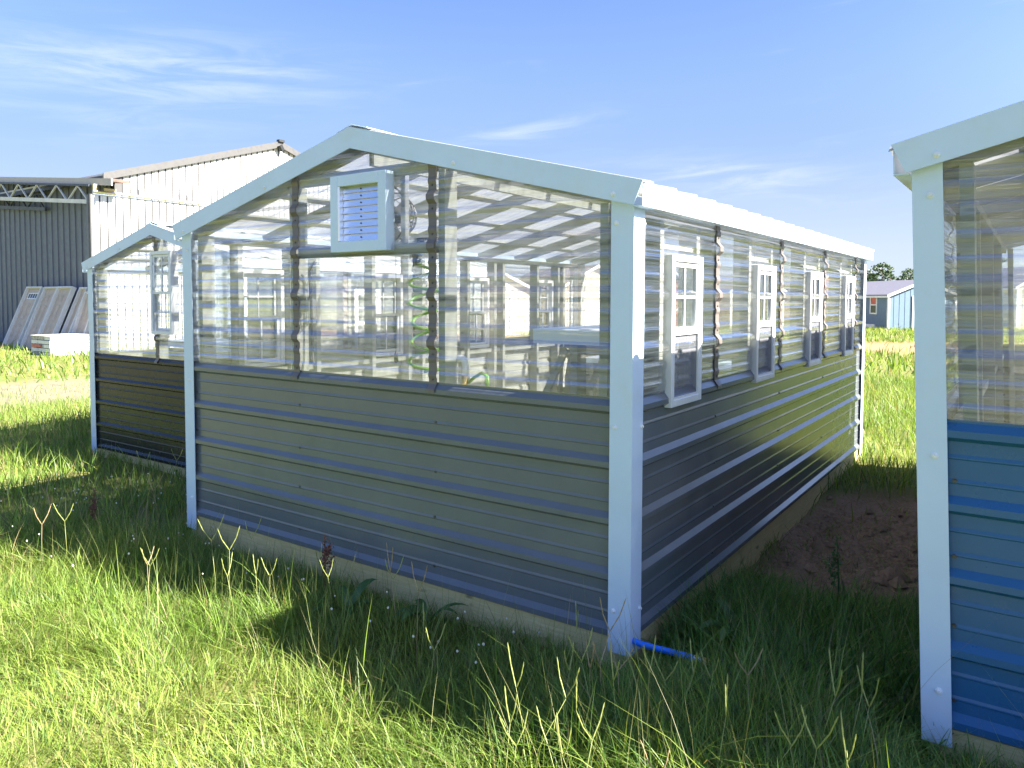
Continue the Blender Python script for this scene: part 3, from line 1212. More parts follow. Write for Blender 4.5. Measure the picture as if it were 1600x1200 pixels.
t = thing('brass_tap', 'brass tap with a white elbow inside the sill of the grey greenhouse', 'tap', (-0.985, 0.13, 1.045))
b = MB()
b.tube([(-0.03, 0, 0.09), (-0.03, 0, 0.165), (-0.015, 0, 0.175), (0.01, 0, 0.165)], 0.012, 8)
b.tube([(-0.055, 0, 0.16), (-0.005, 0, 0.18)], 0.006, 6)
b.tube([(0.045, 0, 0.03), (0.045, 0, 0.09)], 0.015, 8)
link('tap_body', b, BRASS, t, smooth=True)
b = MB()
b.tube([(0.0, 0, 0.168), (0.025, 0, 0.170), (0.040, 0, 0.160), (0.046, 0, 0.135), (0.045, 0, 0.09)], 0.017, 10)
link('elbow', b, BRIGHT, t, smooth=True)
b = MB()
b.tube([(-0.03, 0, 0.02), (-0.03, 0, 0.088)], 0.011, 8)
link('blue_pipe', b, HOSEBLUE, t)
b = MB()
b.tube([(0.02, 0.02, 0.03), (0.06, 0.05, 0.075), (0.10, 0.06, 0.10), (0.14, 0.05, 0.085), (0.15, 0.04, 0.02)], 0.008, 7)
link('hose_end', b, HOSEGREEN, t, smooth=True)

t = thing('garden_hose', 'short blue garden hose end poking out from under the grey greenhouse', 'hose', (0.0, 0.06, 0.1))
b = MB()
b.tube([(-0.10, -0.02, 0.045), (-0.02, -0.03, 0.035), (0.03, -0.025, 0.024), (0.09, 0.0, 0.012), (0.16, 0.02, 0.005), (0.235, 0.03, 0.0)], 0.0125, 12)
link('hose', b, HOSEBLUE, t, smooth=True)
b = MB()
b.tube([(0.232, 0.030, 0.0), (0.255, 0.0315, -0.001), (0.256, 0.032, -0.001), (0.266, 0.033, -0.002)], [0.014, 0.014, 0.017, 0.017], 12)
link('ferrule', b, STEEL, t)
b = MB()
b.tube([(0.266, 0.033, -0.002), (0.290, 0.036, -0.003)], [0.0155, 0.0155], 8)
link('coupling', b, BRASS, t)

# ------------------------------------------------------------------ workshop building
bld = thing('workshop', 'white metal workshop with taupe roof edge and open truss bay', 'building', (-21.3, 8.2, -0.16))
BX, BY, BZ = -21.3, 8.2, -0.16


def wall_ribs(mb, a, b, z0, ztop, place, step=0.2286, h=0.022):
    """vertical ribbed siding, u from a to b; ztop(u)"""
    us = []
    u = a
    us.append((a, 0))
    k = a + step / 2
    while k < b - 0.06:
        us += [(k - 0.03, 0), (k - 0.022, h), (k + 0.022, h), (k + 0.03, 0)] if h > 0 else [(k - 0.016, 0), (k - 0.015, h), (k + 0.015, h), (k + 0.016, 0)]
        k += step
    us.append((b, 0))
    vs, fs = [], []
    for u, d in us:
        vs += [place(u, d, z0), place(u, d, ztop(u))]
    for i in range(len(us) - 1):
        fs.append((2 * i, 2 * i + 2, 2 * i + 3, 2 * i + 1))
    mb.add(vs, fs)


def L_(p):
    return (p[0] - BX, p[1] - BY, p[2] - BZ)


XE = -21.29
m = MB()      # low east wall of the open bay, faces the sun
wall_ribs(m, 8.22, 12.2, -0.3, lambda u: 4.50, lambda u, d, z: L_((XE + d, u, z)), h=0.012)
link('bay_side_wall', m, SHOPWHITE, bld, recalc=False)
m = MB()
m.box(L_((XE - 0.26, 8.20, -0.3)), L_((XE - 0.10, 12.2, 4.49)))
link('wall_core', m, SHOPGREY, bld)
m = MB()
m.box(L_((XE - 0.10, 8.16, -0.3)), L_((XE + 0.03, 8.198, 4.50)))
link('corner_post', m, TAUPE, bld)
m = MB()
m.tube([L_((XE + 0.05, 8.25, 4.58)), L_((XE + 0.05, 11.6, 4.56))], 0.05, 8)
m.tube([L_((XE + 0.05, 11.6, 4.56)), L_((XE + 0.05, 11.62, 4.75))], 0.05, 8)
m.box(L_((XE - 0.02, 8.25, 4.502)), L_((XE + 0.04, 12.2, 4.53)))
link('gutter_pipe', m, STEEL, bld)
for y in (9.6, 10.9, 11.2):
    m = MB()
    m.box(L_((XE + 0.03, y - 0.012, 4.60)), L_((XE + 0.055, y + 0.012, 4.80)))
    link('pipe_bracket', m, DARK, bld)
RIB_SHADE = principled('painted_rib_shade', (0.03, 0.03, 0.032), 0.6)  # dark strips that paint in the shade lines of the siding ribs


def rib_shade_on(x, a, b, z0, ztop, first=0.0):
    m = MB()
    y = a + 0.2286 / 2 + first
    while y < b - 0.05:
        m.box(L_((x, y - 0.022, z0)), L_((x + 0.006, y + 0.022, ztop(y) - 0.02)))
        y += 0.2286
    o = link('rib_shade_strips', m, RIB_SHADE, bld)
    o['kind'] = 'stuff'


# gable end of the tall part
XG = -21.45
ridgeY, ridgeZ, eaveY, sl = 14.95, 7.16, 8.99, 0.316


def ztg(y):
    return ridgeZ - 0.10 - sl * abs(y - ridgeY)


m = MB()
ys = [eaveY + i * 0.2286 for i in range(0, 53)]
wall_ribs(m, eaveY, 20.9, 4.3, ztg, lambda u, d, z: L_((XG + d, u, z)), h=0.012)
link('gable_wall', m, SHOPWHITE, bld, recalc=False)
rib_shade_on(XG + 0.001, eaveY, 20.9, 4.4, ztg, 0.2286 / 2)
rib_shade_on(XE + 0.001, 8.22, 12.2, -0.3, lambda y: 4.5, 0.2286 / 2)
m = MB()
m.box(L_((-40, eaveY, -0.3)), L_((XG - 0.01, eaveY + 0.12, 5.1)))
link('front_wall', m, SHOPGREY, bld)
m = MB()
m.box(L_((XG - 0.2, eaveY - 0.03, 4.4)), L_((XG + 0.035, eaveY + 0.19, ztg(eaveY) - 0.03)))
link('corner_post', m, TAUPE, bld)
for sgn in (-1, 1):
    m = MB()
    e = ridgeY + sgn * 6.35
    pz = ridgeZ - sl * 6.35
    n_ = 60
    # roof plane with overhang
    poly = [(e, pz), (ridgeY, ridgeZ), (ridgeY, ridgeZ - 0.06), (e, pz - 0.06)]
    m.prism([(a - BY, b - BZ) for a, b in poly], -40 - BX, XG + 0.08 - BX, 'x')
    link('roof', m, SHOPWHITE, bld)
    m = MB()
    poly = [(e, pz + 0.02), (ridgeY + sgn * 0.001, ridgeZ + 0.02), (ridgeY + sgn * 0.001, ridgeZ - 0.2), (e, pz - 0.2)]
    m.prism([(a - BY, b - BZ) for a, b in poly], XG + 0.082 - BX, XG + 0.12 - BX, 'x')
    link('rake_trim', m, TAUPE, bld)
    m = MB()
    m.box(L_((-40, e - 0.02, pz - 0.2)), L_((XG + 0.08, e + 0.02, pz - 0.062)))
    link('eave_trim', m, DARK, bld)
m = MB()
m.box(L_((XG + 0.03, ridgeY - 0.12, ridgeZ - 0.02)), L_((XG + 0.19, ridgeY + 0.12, ridgeZ + 0.06)))
m.tube([L_((XG + 0.16, ridgeY - 0.08, ridgeZ - 0.15)), L_((XG + 0.16, ridgeY + 0.02, ridgeZ - 0.33))], 0.10, 10)
link('ridge_lamp', m, DARK, bld)
# bay roof rising to the left, with its edge board
s2 = 0.097


def zb(x):
    return 4.72 + s2 * (-20.6 - x)


m = MB()
poly = [(-20.6, zb(-20.6) + 0.20), (-36, zb(-36) + 0.20), (-36, zb(-36)), (-20.6, zb(-20.6))]
m.prism([(a - BX, b - BZ) for a, b in poly], 8.45 - BY, 8.49 - BY, 'y')
link('bay_edge_trim', m, TAUPE_SHADE_LIFT, bld)
m = MB()
poly = [(-20.6, zb(-20.6) + 0.20), (-36, zb(-36) + 0.20), (-36, zb(-36) + 0.12), (-20.6, zb(-20.6) + 0.12)]
m.prism([(a - BX, b - BZ) for a, b in poly], 8.492 - BY, 8.98 - BY, 'y')
link('bay_roof', m, RUST, bld)
m = MB()
m.box(L_((XE - 0.12, 8.30, 4.50)), L_((XE - 0.02, 8.40, zb(XE) + 0.02)))
link('bay_post', m, TIMBER, bld)
m = MB()
m.box(L_((XE - 0.05, 8.6, 4.53)), L_((XE - 0.01, 8.95, 4.72)))
link('bay_plank', m, TIMBER, bld)
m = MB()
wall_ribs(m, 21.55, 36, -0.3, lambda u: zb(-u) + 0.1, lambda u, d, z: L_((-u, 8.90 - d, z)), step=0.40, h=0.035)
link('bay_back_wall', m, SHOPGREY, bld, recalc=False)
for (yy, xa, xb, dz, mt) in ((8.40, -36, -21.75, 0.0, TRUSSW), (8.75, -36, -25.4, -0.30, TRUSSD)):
    m = MB()
    m.bar(L_((xa, yy, zb(xa) - 0.62 + dz)), L_((xb, yy, zb(xb) - 0.50 + dz)), 0.08, 0.12)
    to = link('roof_truss', m, mt, bld)
    n_ = 9
    xs = np.linspace(xb - 0.05, xb - 1.35 * n_, 2 * n_ + 1)
    for i in range(2 * n_):
        za = (zb(xs[i]) - 0.52 + dz) if i % 2 == 0 else zb(xs[i]) - 0.03 + dz
        zc = (zb(xs[i + 1]) - 0.52 + dz) if i % 2 == 1 else zb(xs[i + 1]) - 0.03 + dz
        mm = MB()
        mm.bar(L_((xs[i], yy, za)), L_((xs[i + 1], yy, zc)), 0.03, 0.05, up=(0, 1, 0))
        link('web_bar', mm, mt, to)
    mm = MB()
    mm.bar(L_((xa, yy, zb(xa) - 0.02 + dz)), L_((xb, yy, zb(xb) - 0.02 + dz)), 0.07, 0.06)
    link('top_chord', mm, TRUSSD, to)

# -- prehung doors leaning in the bay
HGT, LEAN = 2.12, 0.80


def door(label, xl, wd, yb, fan_lights=False, frame_only=False, tone=DOORTAN, h=HGT, lean=LEAN):
    ang = math.asin(lean / h)
    t = thing('door', label, 'door', (xl, yb, float(gz(xl, yb)) - 0.01))
    t.rotation_euler = (-ang, 0, 0)
    m = MB()
    m.box((0, -0.07, 0), (0.05, 0.07, h))
    m.box((wd - 0.05, -0.07, 0), (wd, 0.07, h))
    m.box((0.051, -0.07, h - 0.05), (wd - 0.051, 0.07, h))
    link('door_frame', m, DOORFRAME, t)
    m = MB()
    m.box((0.052, 0.02, 0.02), (wd - 0.052, 0.06, h - 0.052))
    lf = link('door_leaf', m, tone, t)
    w2 = (wd - 0.1)
    rows = ((0.18, 0.78), (0.95, 1.52), (1.62, 1.85)) if not fan_lights else ((0.18, 0.80), (0.98, 1.55))
    for (za, zb_) in rows:
        for c in (0, 1):
            xa = 0.05 + w2 * (0.14 + 0.40 * c)
            xb = xa + w2 * 0.32
            m = MB()
            ring(m, xa, xb, za, zb_, 0.025, 0.010, 0.0195)
            link('door_panel', m, tone, lf)
    if fan_lights:
        m = MB()
        ring(m, 0.05 + w2 * 0.16, 0.05 + w2 * 0.84, h - 0.42, h - 0.20, 0.03, 0.0, 0.0195)
        for k in (1, 2, 3):
            xx = 0.05 + w2 * (0.16 + 0.68 * k / 4)
            m.box((xx - 0.012, 0.001, h - 0.39), (xx + 0.012, 0.0195, h - 0.23))
        link('light_frame', m, BRIGHT, lf)
        m = MB()
        m.box((0.05 + w2 * 0.17, 0.012, h - 0.41), (0.05 + w2 * 0.83, 0.0193, h - 0.21))
        link('door_light', m, DARK, lf)
    return t


door('primed door with a row of four small lights, leftmost of the leaning doors', -26.6, 1.12, 7.85, True)
door('narrow primed panel door leaning second from the left', -25.25, 0.92, 7.83, tone=DOORTAN)
door('primed panel door leaning third from the left, behind the white stack', -24.25, 0.98, 7.80)
door('primed door in a deep frame leaning at the right, beside the white wall', -23.15, 0.50, 7.95, h=2.1)
door('shorter grey primed door leaning at the far right of the doors', -22.60, 0.80, 8.05, h=1.9, lean=0.6)

# -- stack of white boards
st = thing('board_stack', 'low stack of white wrapped boards in front of the leaning doors', 'board stack', (-21.0, 6.87, float(gz(-21, 7)) - 0.02))
for k in range(5):
    for c in range(3):
        m = MB()
        x0 = -1.15 + c * 0.385 + random.uniform(0, 0.01)
        m.box((x0, random.uniform(0, 0.03), 0.02 + 0.112 * k), (x0 + 0.375, 1.20 + random.uniform(-0.02, 0.02), 0.02 + 0.112 * k + 0.094))
        link('board', m, BOARDW if c == 2 or k % 2 else BOARDEND, st)
m = MB()
m.box((-1.165, -0.02, 0.572), (-0.01, 1.22, 0.584))
link('top_wrap', m, BOARDW, st)
m = MB()
m.box((-1.10, -0.006, 0.25), (-0.55, -0.001, 0.33))
link('red_wrap', m, REDPRINT, st)
for k in range(4):
    m = MB()
    m.box((-0.001, 0.62, 0.03 + 0.112 * k), (0.012, 0.74, 0.10 + 0.112 * k))
    link('blue_print', m, BLUEPRINT, st)


# ------------------------------------------------------------------ sheds beyond
def shed(label, loc, rz, wd, ln, eave, rise, wall, roofm, trim, windows=(), door_at=None, door_m=None, cat='shed', sidew=()):
    """gable end faces -y (local), ridge along y; origin at the near left corner"""
    t = thing('storage_shed', label, cat, (loc[0], loc[1], float(gz(loc[0], loc[1])) - 0.05), rz)
    m = MB()
    poly = [(0, 0), (wd, 0), (wd, eave), (wd / 2, eave + rise), (0, eave)]
    m.prism(poly, 0, ln, 'y')
    wo_ = link('wall', m, wall, t)
    # battens
    k = 0.3
    while k < wd - 0.1:
        m = MB()
        zt = eave + rise * (1 - abs(k - wd / 2) / (wd / 2)) - 0.06
        m.box((k - 0.012, -0.012, 0.02), (k + 0.012, -0.001, zt))
        link('batten', m, wall, wo_)
        k += 0.3
    for sgn in (-1, 1):
        m = MB()
        e = wd / 2 + sgn * (wd / 2 + 0.15)
        ez = eave - rise * 0.15 / (wd / 2)
        poly = [(e, ez + 0.02), (wd / 2, eave + rise + 0.02), (wd / 2, eave + rise + 0.09), (e, ez + 0.09)]
        m.prism(poly, -0.12, ln + 0.12, 'y')
        link('roof', m, roofm, t)
        m = MB()
        poly = [(e, ez - 0.06), (wd / 2 + sgn * 0.001, eave + rise - 0.06), (wd / 2 + sgn * 0.001, eave + rise + 0.07), (e, ez + 0.07)]
        m.prism(poly, -0.15, -0.121, 'y')
        link('rake_trim', m, trim, t)
        m = MB()
        m.box((e - 0.012, -0.118, ez - 0.07), (e + 0.012, ln + 0.118, ez + 0.018))
        link('eave_trim', m, trim, t)
    for x in (0, wd):
        m = MB()
        m.box((x - 0.03, -0.03, 0), (x + 0.06, 0.08, eave - 0.02)) if x == 0 else m.box((x - 0.06, -0.03, 0), (x + 0.03, 0.08, eave - 0.02))
        link('corner_trim', m, trim, t)
    if door_at:
        x0, x1, h = door_at
        m = MB()
        m.box((x0, -0.03, 0.05), (x1, -0.002, h))
        d = link('door', m, door_m or wall, t)
        m = MB()
        ring(m, x0 - 0.08, x1 + 0.08, 0.0, h + 0.08, 0.10, -0.05, -0.0305)
        m.bar((x0 + 0.05, -0.04, 0.9), (x1 - 0.05, -0.04, 1.2), 0.02, 0.10)
        m.bar((x0 + 0.03, -0.042, h - 0.25), (x0 + 0.3, -0.042, h - 0.02), 0.02, 0.08)
        link('door_trim', m, trim, d)
    for (y0, z0, ww, hh, pm) in sidew:          # windows in the left side wall
        M = Matrix.Translation((0, y0 + ww, z0)) @ Matrix.Rotation(-math.pi / 2, 4, 'Z')
        m = MB(M)
        ring(m, 0, ww, 0, hh, 0.07, -0.04, -0.002)
        m.box((0.07, -0.03, hh * 0.48), (ww - 0.07, -0.004, hh * 0.54))
        wf = link('window', m, trim, t)
        m = MB(M)
        m.box((0.07, -0.012, hh * 0.54), (ww - 0.07, -0.004, hh - 0.07))
        link('blind', m, pm, wf)
        m = MB(M)
        m.box((0.07, -0.012, 0.07), (ww - 0.07, -0.004, hh * 0.48))
        link('pane', m, DARKGLASS, wf)
    return t


DARKGLASS = principled('dark_glass', (0.05, 0.06, 0.07), 0.08, var=0.02)
SLATE = principled('slate_blue_siding', (0.13, 0.20, 0.29), 0.6, var=0.05)
ROOFGREY = principled('grey_metal_roof', (0.22, 0.21, 0.23), 0.45, var=0.05)
ROOFBROWN = principled('brown_shingle_roof', (0.13, 0.10, 0.085), 0.8, var=0.15)
REDBARN = principled('barn_red_siding', (0.27, 0.10, 0.09), 0.6, var=0.08)
TANS = principled('tan_siding', (0.46, 0.40, 0.31), 0.6, var=0.05)
CREAM = principled('cream_siding', (0.66, 0.63, 0.55), 0.6, var=0.04)
GREENS = principled('sage_siding', (0.40, 0.45, 0.40), 0.6, var=0.05)
BROWNS = principled('brown_siding', (0.42, 0.36, 0.30), 0.6, var=0.08)

far = shed('slate blue storage shed with white trim seen beyond the gap at right', (-4.87, 39.5), R(41.3), 3.7, 6.0, 1.84, 0.72,
           SLATE, ROOFGREY, BRIGHT, door_at=(1.35, 3.0, 1.75), sidew=((0.95, 0.85, 0.62, 0.95, REDPRINT),))
m = MB()
m.box((-0.05, 1.1, 0.05), (-0.002, 2.0, 0.32))
link('ramp_box', m, BRIGHT, far)
shed('cream storage shed in the row behind the greenhouses, furthest left', (-19.5, 22.5), R(52), 3.6, 5, 2.1, 0.9, CREAM, ROOFGREY, BRIGHT, door_at=(1.0, 2.6, 1.9))
shed('barn red storage shed in the row behind the greenhouses', (-15.6, 33.8), R(48), 3.0, 5, 2.1, 1.0, REDBARN, ROOFGREY, BRIGHT, door_at=(0.8, 2.2, 1.9))
shed('tan storage shed with a brown roof in the row behind', (-17.0, 27.5), R(52), 3.6, 5, 2.2, 1.0, TANS, ROOFBROWN, BRIGHT, door_at=(1.0, 2.6, 1.9))
shed('white storage shed in the row behind the greenhouses', (-25.5, 24.0), R(55), 4.2, 6, 2.2, 1.0, SHOPWHITE, ROOFGREY, TAUPE, door_at=(1.2, 2.9, 1.9))
shed('light brown storage shed with a grey roof in the row behind', (-12.0, 36.5), R(50), 3.2, 5, 2.1, 0.9, BROWNS, ROOFGREY, BRIGHT, door_at=(0.9, 2.3, 1.9))
shed('sage green storage shed in the row behind the greenhouses', (-22.4, 33.0), R(50), 3.6, 6, 2.3, 1.1, GREENS, ROOFBROWN, BRIGHT, door_at=(1.0, 2.6, 1.9))
shed('dark red playhouse shed in line with the grey greenhouse side windows', (-9.6, 43.0), R(48), 3.2, 5, 2.2, 1.1, REDBARN, ROOFBROWN, BRIGHT, door_at=(0.9, 2.3, 1.9))
shed('white gabled shed seen through the blue walled greenhouse', (0.5, 42.0), R(30), 3.4, 5, 2.2, 1.0, CREAM, ROOFGREY, BRIGHT, door_at=(0.9, 2.4, 1.9))


# ------------------------------------------------------------------ pines on the horizon
def pine(x, y, h, label, spread=0.28):
    z0 = float(gz(x, y)) - 0.2
    t = thing('pine_tree', label, 'tree', (x, y, z0), random.uniform(0, 6), 'pines on the horizon')
    m = MB()
    m.tube([(0, 0, 0), (0.1, 0.05, h * 0.5), (0.15, 0.0, h * 0.95)], [h * 0.018, h * 0.013, h * 0.003], 7)
    link('trunk', m, BARK, t, smooth=True)
    n = 1500
    cl = []
    for k in range(34):
        q = rng.uniform(0.30, 1.0)
        rad = h * spread * (0.35 + 0.9 * math.sin(math.pi * min(1, (1.05 - q) * 1.2))) * rng.uniform(0.3, 1.0)
        a = rng.uniform(0, 2 * math.pi)
        cl.append((rad * math.cos(a), rad * math.sin(a), h * q, h * rng.uniform(0.05, 0.10)))
    cl = np.array(cl)
    idx = rng.integers(0, len(cl), n)
    d = rng.normal(size=(n, 3))
    d /= np.linalg.norm(d, axis=1)[:, None]
    c = cl[idx, :3] + d * (cl[idx, 3] * rng.uniform(0.3, 1.0, n))[:, None] * np.array([1.25, 1.25, 0.8])
    s = h * 0.022 * rng.uniform(0.6, 1.5, n)
    u = rng.normal(size=(n, 3))
    u /= np.linalg.norm(u, axis=1)[:, None]
    v = np.cross(u, d)
    v /= np.linalg.norm(v, axis=1)[:, None] + 1e-9
    P = np.stack([c - u * s[:, None], c + v * s[:, None] * 0.7, c + u * s[:, None], c - v * s[:, None] * 0.7], 1).reshape(-1, 3)
    F = np.arange(4 * n).reshape(n, 4)
    tint = np.repeat(np.array([0.055, 0.095, 0.045]) * rng.uniform(0.6, 1.5, n)[:, None], 4, 0)
    o = np_mesh('crown', P, F, PINEM, ('tint', tint), False)
    o.parent = t
    return t


pine_spots = []
for k in range(32):
    a = R(-15 + 17.0 * k / 31 + random.uniform(-0.5, 0.5))
    d = random.uniform(125, 165)
    pine_spots.append((d * math.sin(a) + 1.3, d * math.cos(a) - 2.6, random.uniform(5.4, 7.6)))
for k in range(14):
    a = R(-50 + 33 * k / 13 + random.uniform(-0.8, 0.8))
    d = random.uniform(130, 190)
    pine_spots.append((d * math.sin(a), d * math.cos(a), random.uniform(5, 7)))
for x, y, h in pine_spots:
    pine(x, y, h, 'dark green pine in the tree line along the horizon')

# ------------------------------------------------------------------ grass
gh_rects = [(-3.1, 0.0, 0.0, 4.84), (-6.63, 1.10, -4.13, 4.8), (1.03, 0.0, 4.1, 4.84)]


def in_rect(x, y, pad=0.0):
    r = np.zeros(len(x), bool)
    for (a, b, c, d) in gh_rects:
        r |= (x > a + pad) & (x < c - pad) & (y > b + pad) & (y < d - pad)
    return r


def blades(x, y, h, wd, tint, nseg, lean=0.55, droop=0.6, thin=0.15, az=None):
    n = len(x)
    z = gz(x, y) - 0.01
    a = rng.uniform(0, 2 * np.pi, n) if az is None else az
    dx, dy = np.cos(a), np.sin(a)
    ln = np.abs(rng.normal(0, lean, n))
    dr = rng.uniform(0.1, 1.0, n) * droop
    fa = a + np.pi / 2 + rng.normal(0, 0.5, n)
    sx, sy = np.cos(fa), np.sin(fa)
    rows = []
    for k in range(nseg + 1):
        q = k / nseg
        out = (ln * q * 0.55 + dr * q * q * 0.7) * h
        up = h * (q - 0.35 * dr * q * q - 0.10 * ln * q)
        ww = wd * (1 - q ** 1.8) * (0.75 + 0.5 * q * (1 - q) * 2)
        cx, cy, cz = x + dx * out, y + dy * out, z + up
        if k < nseg:
            rows.append(np.stack([cx - sx * ww / 2, cy - sy * ww / 2, cz], 1))
            rows.append(np.stack([cx + sx * ww / 2, cy + sy * ww / 2, cz], 1))
        else:
            rows.append(np.stack([cx, cy, cz], 1))
    V = np.stack(rows, 1)
    nv = V.shape[1]
    tri = []
    for k in range(nseg - 1):
        tri += [(2 * k, 2 * k + 1, 2 * k + 3), (2 * k, 2 * k + 3, 2 * k + 2)]
    tri.append((2 * nseg - 2, 2 * nseg - 1, 2 * nseg))
    F = (np.arange(n)[:, None, None] * nv + np.array(tri)[None]).reshape(-1, 3)
    T = np.repeat(tint[:, None, :], nv, 1).reshape(-1, 3)
    return V.reshape(-1, 3), F, T


def tints(x, y, yellow=0.0):
    n = len(x)
    g1 = np.array([0.158, 0.275, 0.038])
    g2 = np.array([0.265, 0.350, 0.065])
    g3 = np.array([0.090, 0.165, 0.034])
    st = np.array([0.36, 0.29, 0.14])
    q = np.clip(vnoise(x, y, 1.3, 11) + rng.normal(0, 0.25, n), 0, 1)[:, None]
    c = g1 * (1 - q) + g2 * q
    k = (rng.random(n) < 0.25)[:, None]
    c = np.where(k, g3 * rng.uniform(0.8, 1.3, n)[:, None], c)
    dry = (rng.random(n) < 0.03 + 0.09 * vnoise(x, y, 0.9, 12) + yellow)[:, None]
    c = np.where(dry, st * rng.uniform(0.6, 1.2, n)[:, None], c)
    return c * rng.uniform(0.75, 1.25, n)[:, None]


def cam_polar(n, r0, r1, a0, a1, power=1.0):
    a = rng.uniform(a0, a1, n)
    r = np.sqrt(rng.uniform(r0 * r0, r1 * r1, n))
    return CAM.x + r * np.sin(a), CAM.y + r * np.cos(a)


def build_grass(name, label, sets):
    Vs, Fs, Ts, o = [], [], [], 0
    for V, F, T in sets:
        Vs.append(V)
        Fs.append(F + o)
        Ts.append(T)
        o += len(V)
    ob = np_mesh(name, np.concatenate(Vs), np.concatenate(Fs), GRASSM, ('tint', np.concatenate(Ts)), False)
    return tag(ob, label, 'grass', kind='stuff')


def keep(x, y, *extra):
    dens = 1 - 0.94 * dirt_patch(x, y) - 0.97 * road(x, y) - 0.86 * drive(x, y)
    k = (rng.random(len(x)) < dens) & ~in_rect(x, y, 0.03)
    return [v[k] for v in (x, y)]


def tall(x, y):
    """height factor: longer along the front wall and in the gap, shorter in the open"""
    d = np.abs(y + 0.45)
    near = np.exp(-(d / 0.45) ** 2) * smooth(-4.2, -2.8, x)
    wall = smooth(-0.30, -0.05, y) * smooth(0.6, 0.0, y) * (x < 0.0)
    gap = smooth(-0.2, 0.3, x) * smooth(1.6, 0.4, y)
    foot = np.exp(-(((x - 0.12) / 0.33) ** 2 + ((y + 0.02) / 0.30) ** 2)) + np.exp(-(((x - 1.05) / 0.25) ** 2 + ((y + 0.15) / 0.25) ** 2))
    return (1 - 0.62 * np.clip(foot, 0, 1)) * (0.75 - 0.30 * wall + 0.25 * near + 0.65 * gap + 0.5 * (vnoise(x, y, 1.9, 21) - 0.5) + 0.4 * (vnoise(x, y, 5.5, 22) - 0.5))


sets = []
# foreground, fine blades in tufts
n = 175000
x, y = cam_polar(n, 1.6, 5.6, R(-80), R(12))
x = x + rng.normal(0, 0.02, n)
x, y = keep(x, y)
h = 0.125 * tall(x, y) * rng.lognormal(0, 0.30, len(x))
flow = 2 * np.pi * vnoise(x, y, 1.4, 31) * 2.2 + rng.normal(0, 1.3, len(x))
sets.append(blades(x, y, h, 0.0036 * rng.uniform(0.6, 1.6, len(x)), tints(x, y), 3, az=flow, lean=0.95, droop=1.0))
# long fine blades near the walls
n = 11000
x = rng.uniform(-4.4, 1.25, n)
y = -np.abs(rng.normal(0, 0.40, n)) - 0.02
x, y = keep(x, y)
h = 0.19 * tall(x, y) * rng.lognormal(0, 0.28, len(x))
sets.append(blades(x, y, h, 0.0040 * rng.uniform(0.6, 1.4, len(x)), tints(x, y), 4, lean=0.4, droop=0.9))
# lush broad blades in the gap between the grey and blue greenhouses
n = 14000
x = rng.uniform(0.02, 1.2, n)
y = rng.uniform(-0.72, 1.5, n)
x, y = keep(x, y)
h = 0.185 * tall(x, y) * rng.lognormal(0, 0.3, len(x)) * (1 - 0.45 * smooth(0.6, 1.4, y))
h = np.minimum(h, 0.30)
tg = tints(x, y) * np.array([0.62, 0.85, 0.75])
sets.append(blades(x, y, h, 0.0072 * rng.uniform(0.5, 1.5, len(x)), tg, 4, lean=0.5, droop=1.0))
# seed-stalk haze: thin dry stems
n = 3200
x, y = cam_polar(n, 1.7, 5.0, R(-80), R(10))
x, y = keep(x, y)
h = 0.26 * tall(x, y) * rng.lognormal(0, 0.22, len(x))
sets.append(blades(x, y, h, 0.0022 * rng.uniform(0.7, 1.3, len(x)), np.array([0.30, 0.30, 0.11]) * rng.uniform(0.6, 1.2, (len(x), 1)), 3, lean=0.5, droop=0.5))
n = 420
x, y = rng.uniform(-3.0, 0.9, n), rng.uniform(-0.75, -0.04, n)
x, y = keep(x, y)
h = rng.uniform(0.22, 0.46, len(x))
sets.append(blades(x, y, h, 0.0024 * rng.uniform(0.7, 1.3, len(x)), np.array([0.20, 0.25, 0.07]) * rng.uniform(0.6, 1.3, (len(x), 1)), 4, lean=0.25, droop=0.35))
build_grass('foreground_grass', 'long bright green grass in the foreground', sets)

sets = []
n = 150000
x, y = cam_polar(n, 5.6, 16, R(-80), R(20))
x, y = keep(x, y)
h = 0.15 * (0.7 + 0.7 * vnoise(x, y, 1.1, 23)) * rng.lognormal(0, 0.3, len(x))
sets.append(blades(x, y, h, 0.0085 * rng.uniform(0.6, 1.4, len(x)), tints(x, y, 0.04), 2))
n = 130000
x, y = cam_polar(n, 16, 60, R(-78), R(14))
k = ~((x < -21.2) & (y > 8.1))
x, y = x[k], y[k]
x, y = keep(x, y)
h = 0.17 * (0.6 + 0.8 * vnoise(x, y, 0.5, 24)) * rng.lognormal(0, 0.3, len(x))
sets.append(blades(x, y, h, 0.035 * rng.uniform(0.6, 1.4, len(x)), tints(x, y, 0.05), 2))
# around and behind the camera, seen only in reflections
n = 40000
a = rng.uniform(R(12), R(280), n)
r = np.sqrt(rng.uniform(0.4, 49, n))
x, y = CAM.x + r * np.sin(a), CAM.y + r * np.cos(a)
x, y = keep(x, y)
h = 0.16 * rng.lognormal(0, 0.3, len(x))
sets.append(blades(x, y, h, 0.014 * rng.uniform(0.6, 1.4, len(x)), tints(x, y), 2))
build_grass('field_grass', 'shorter green grass across the field behind', sets)

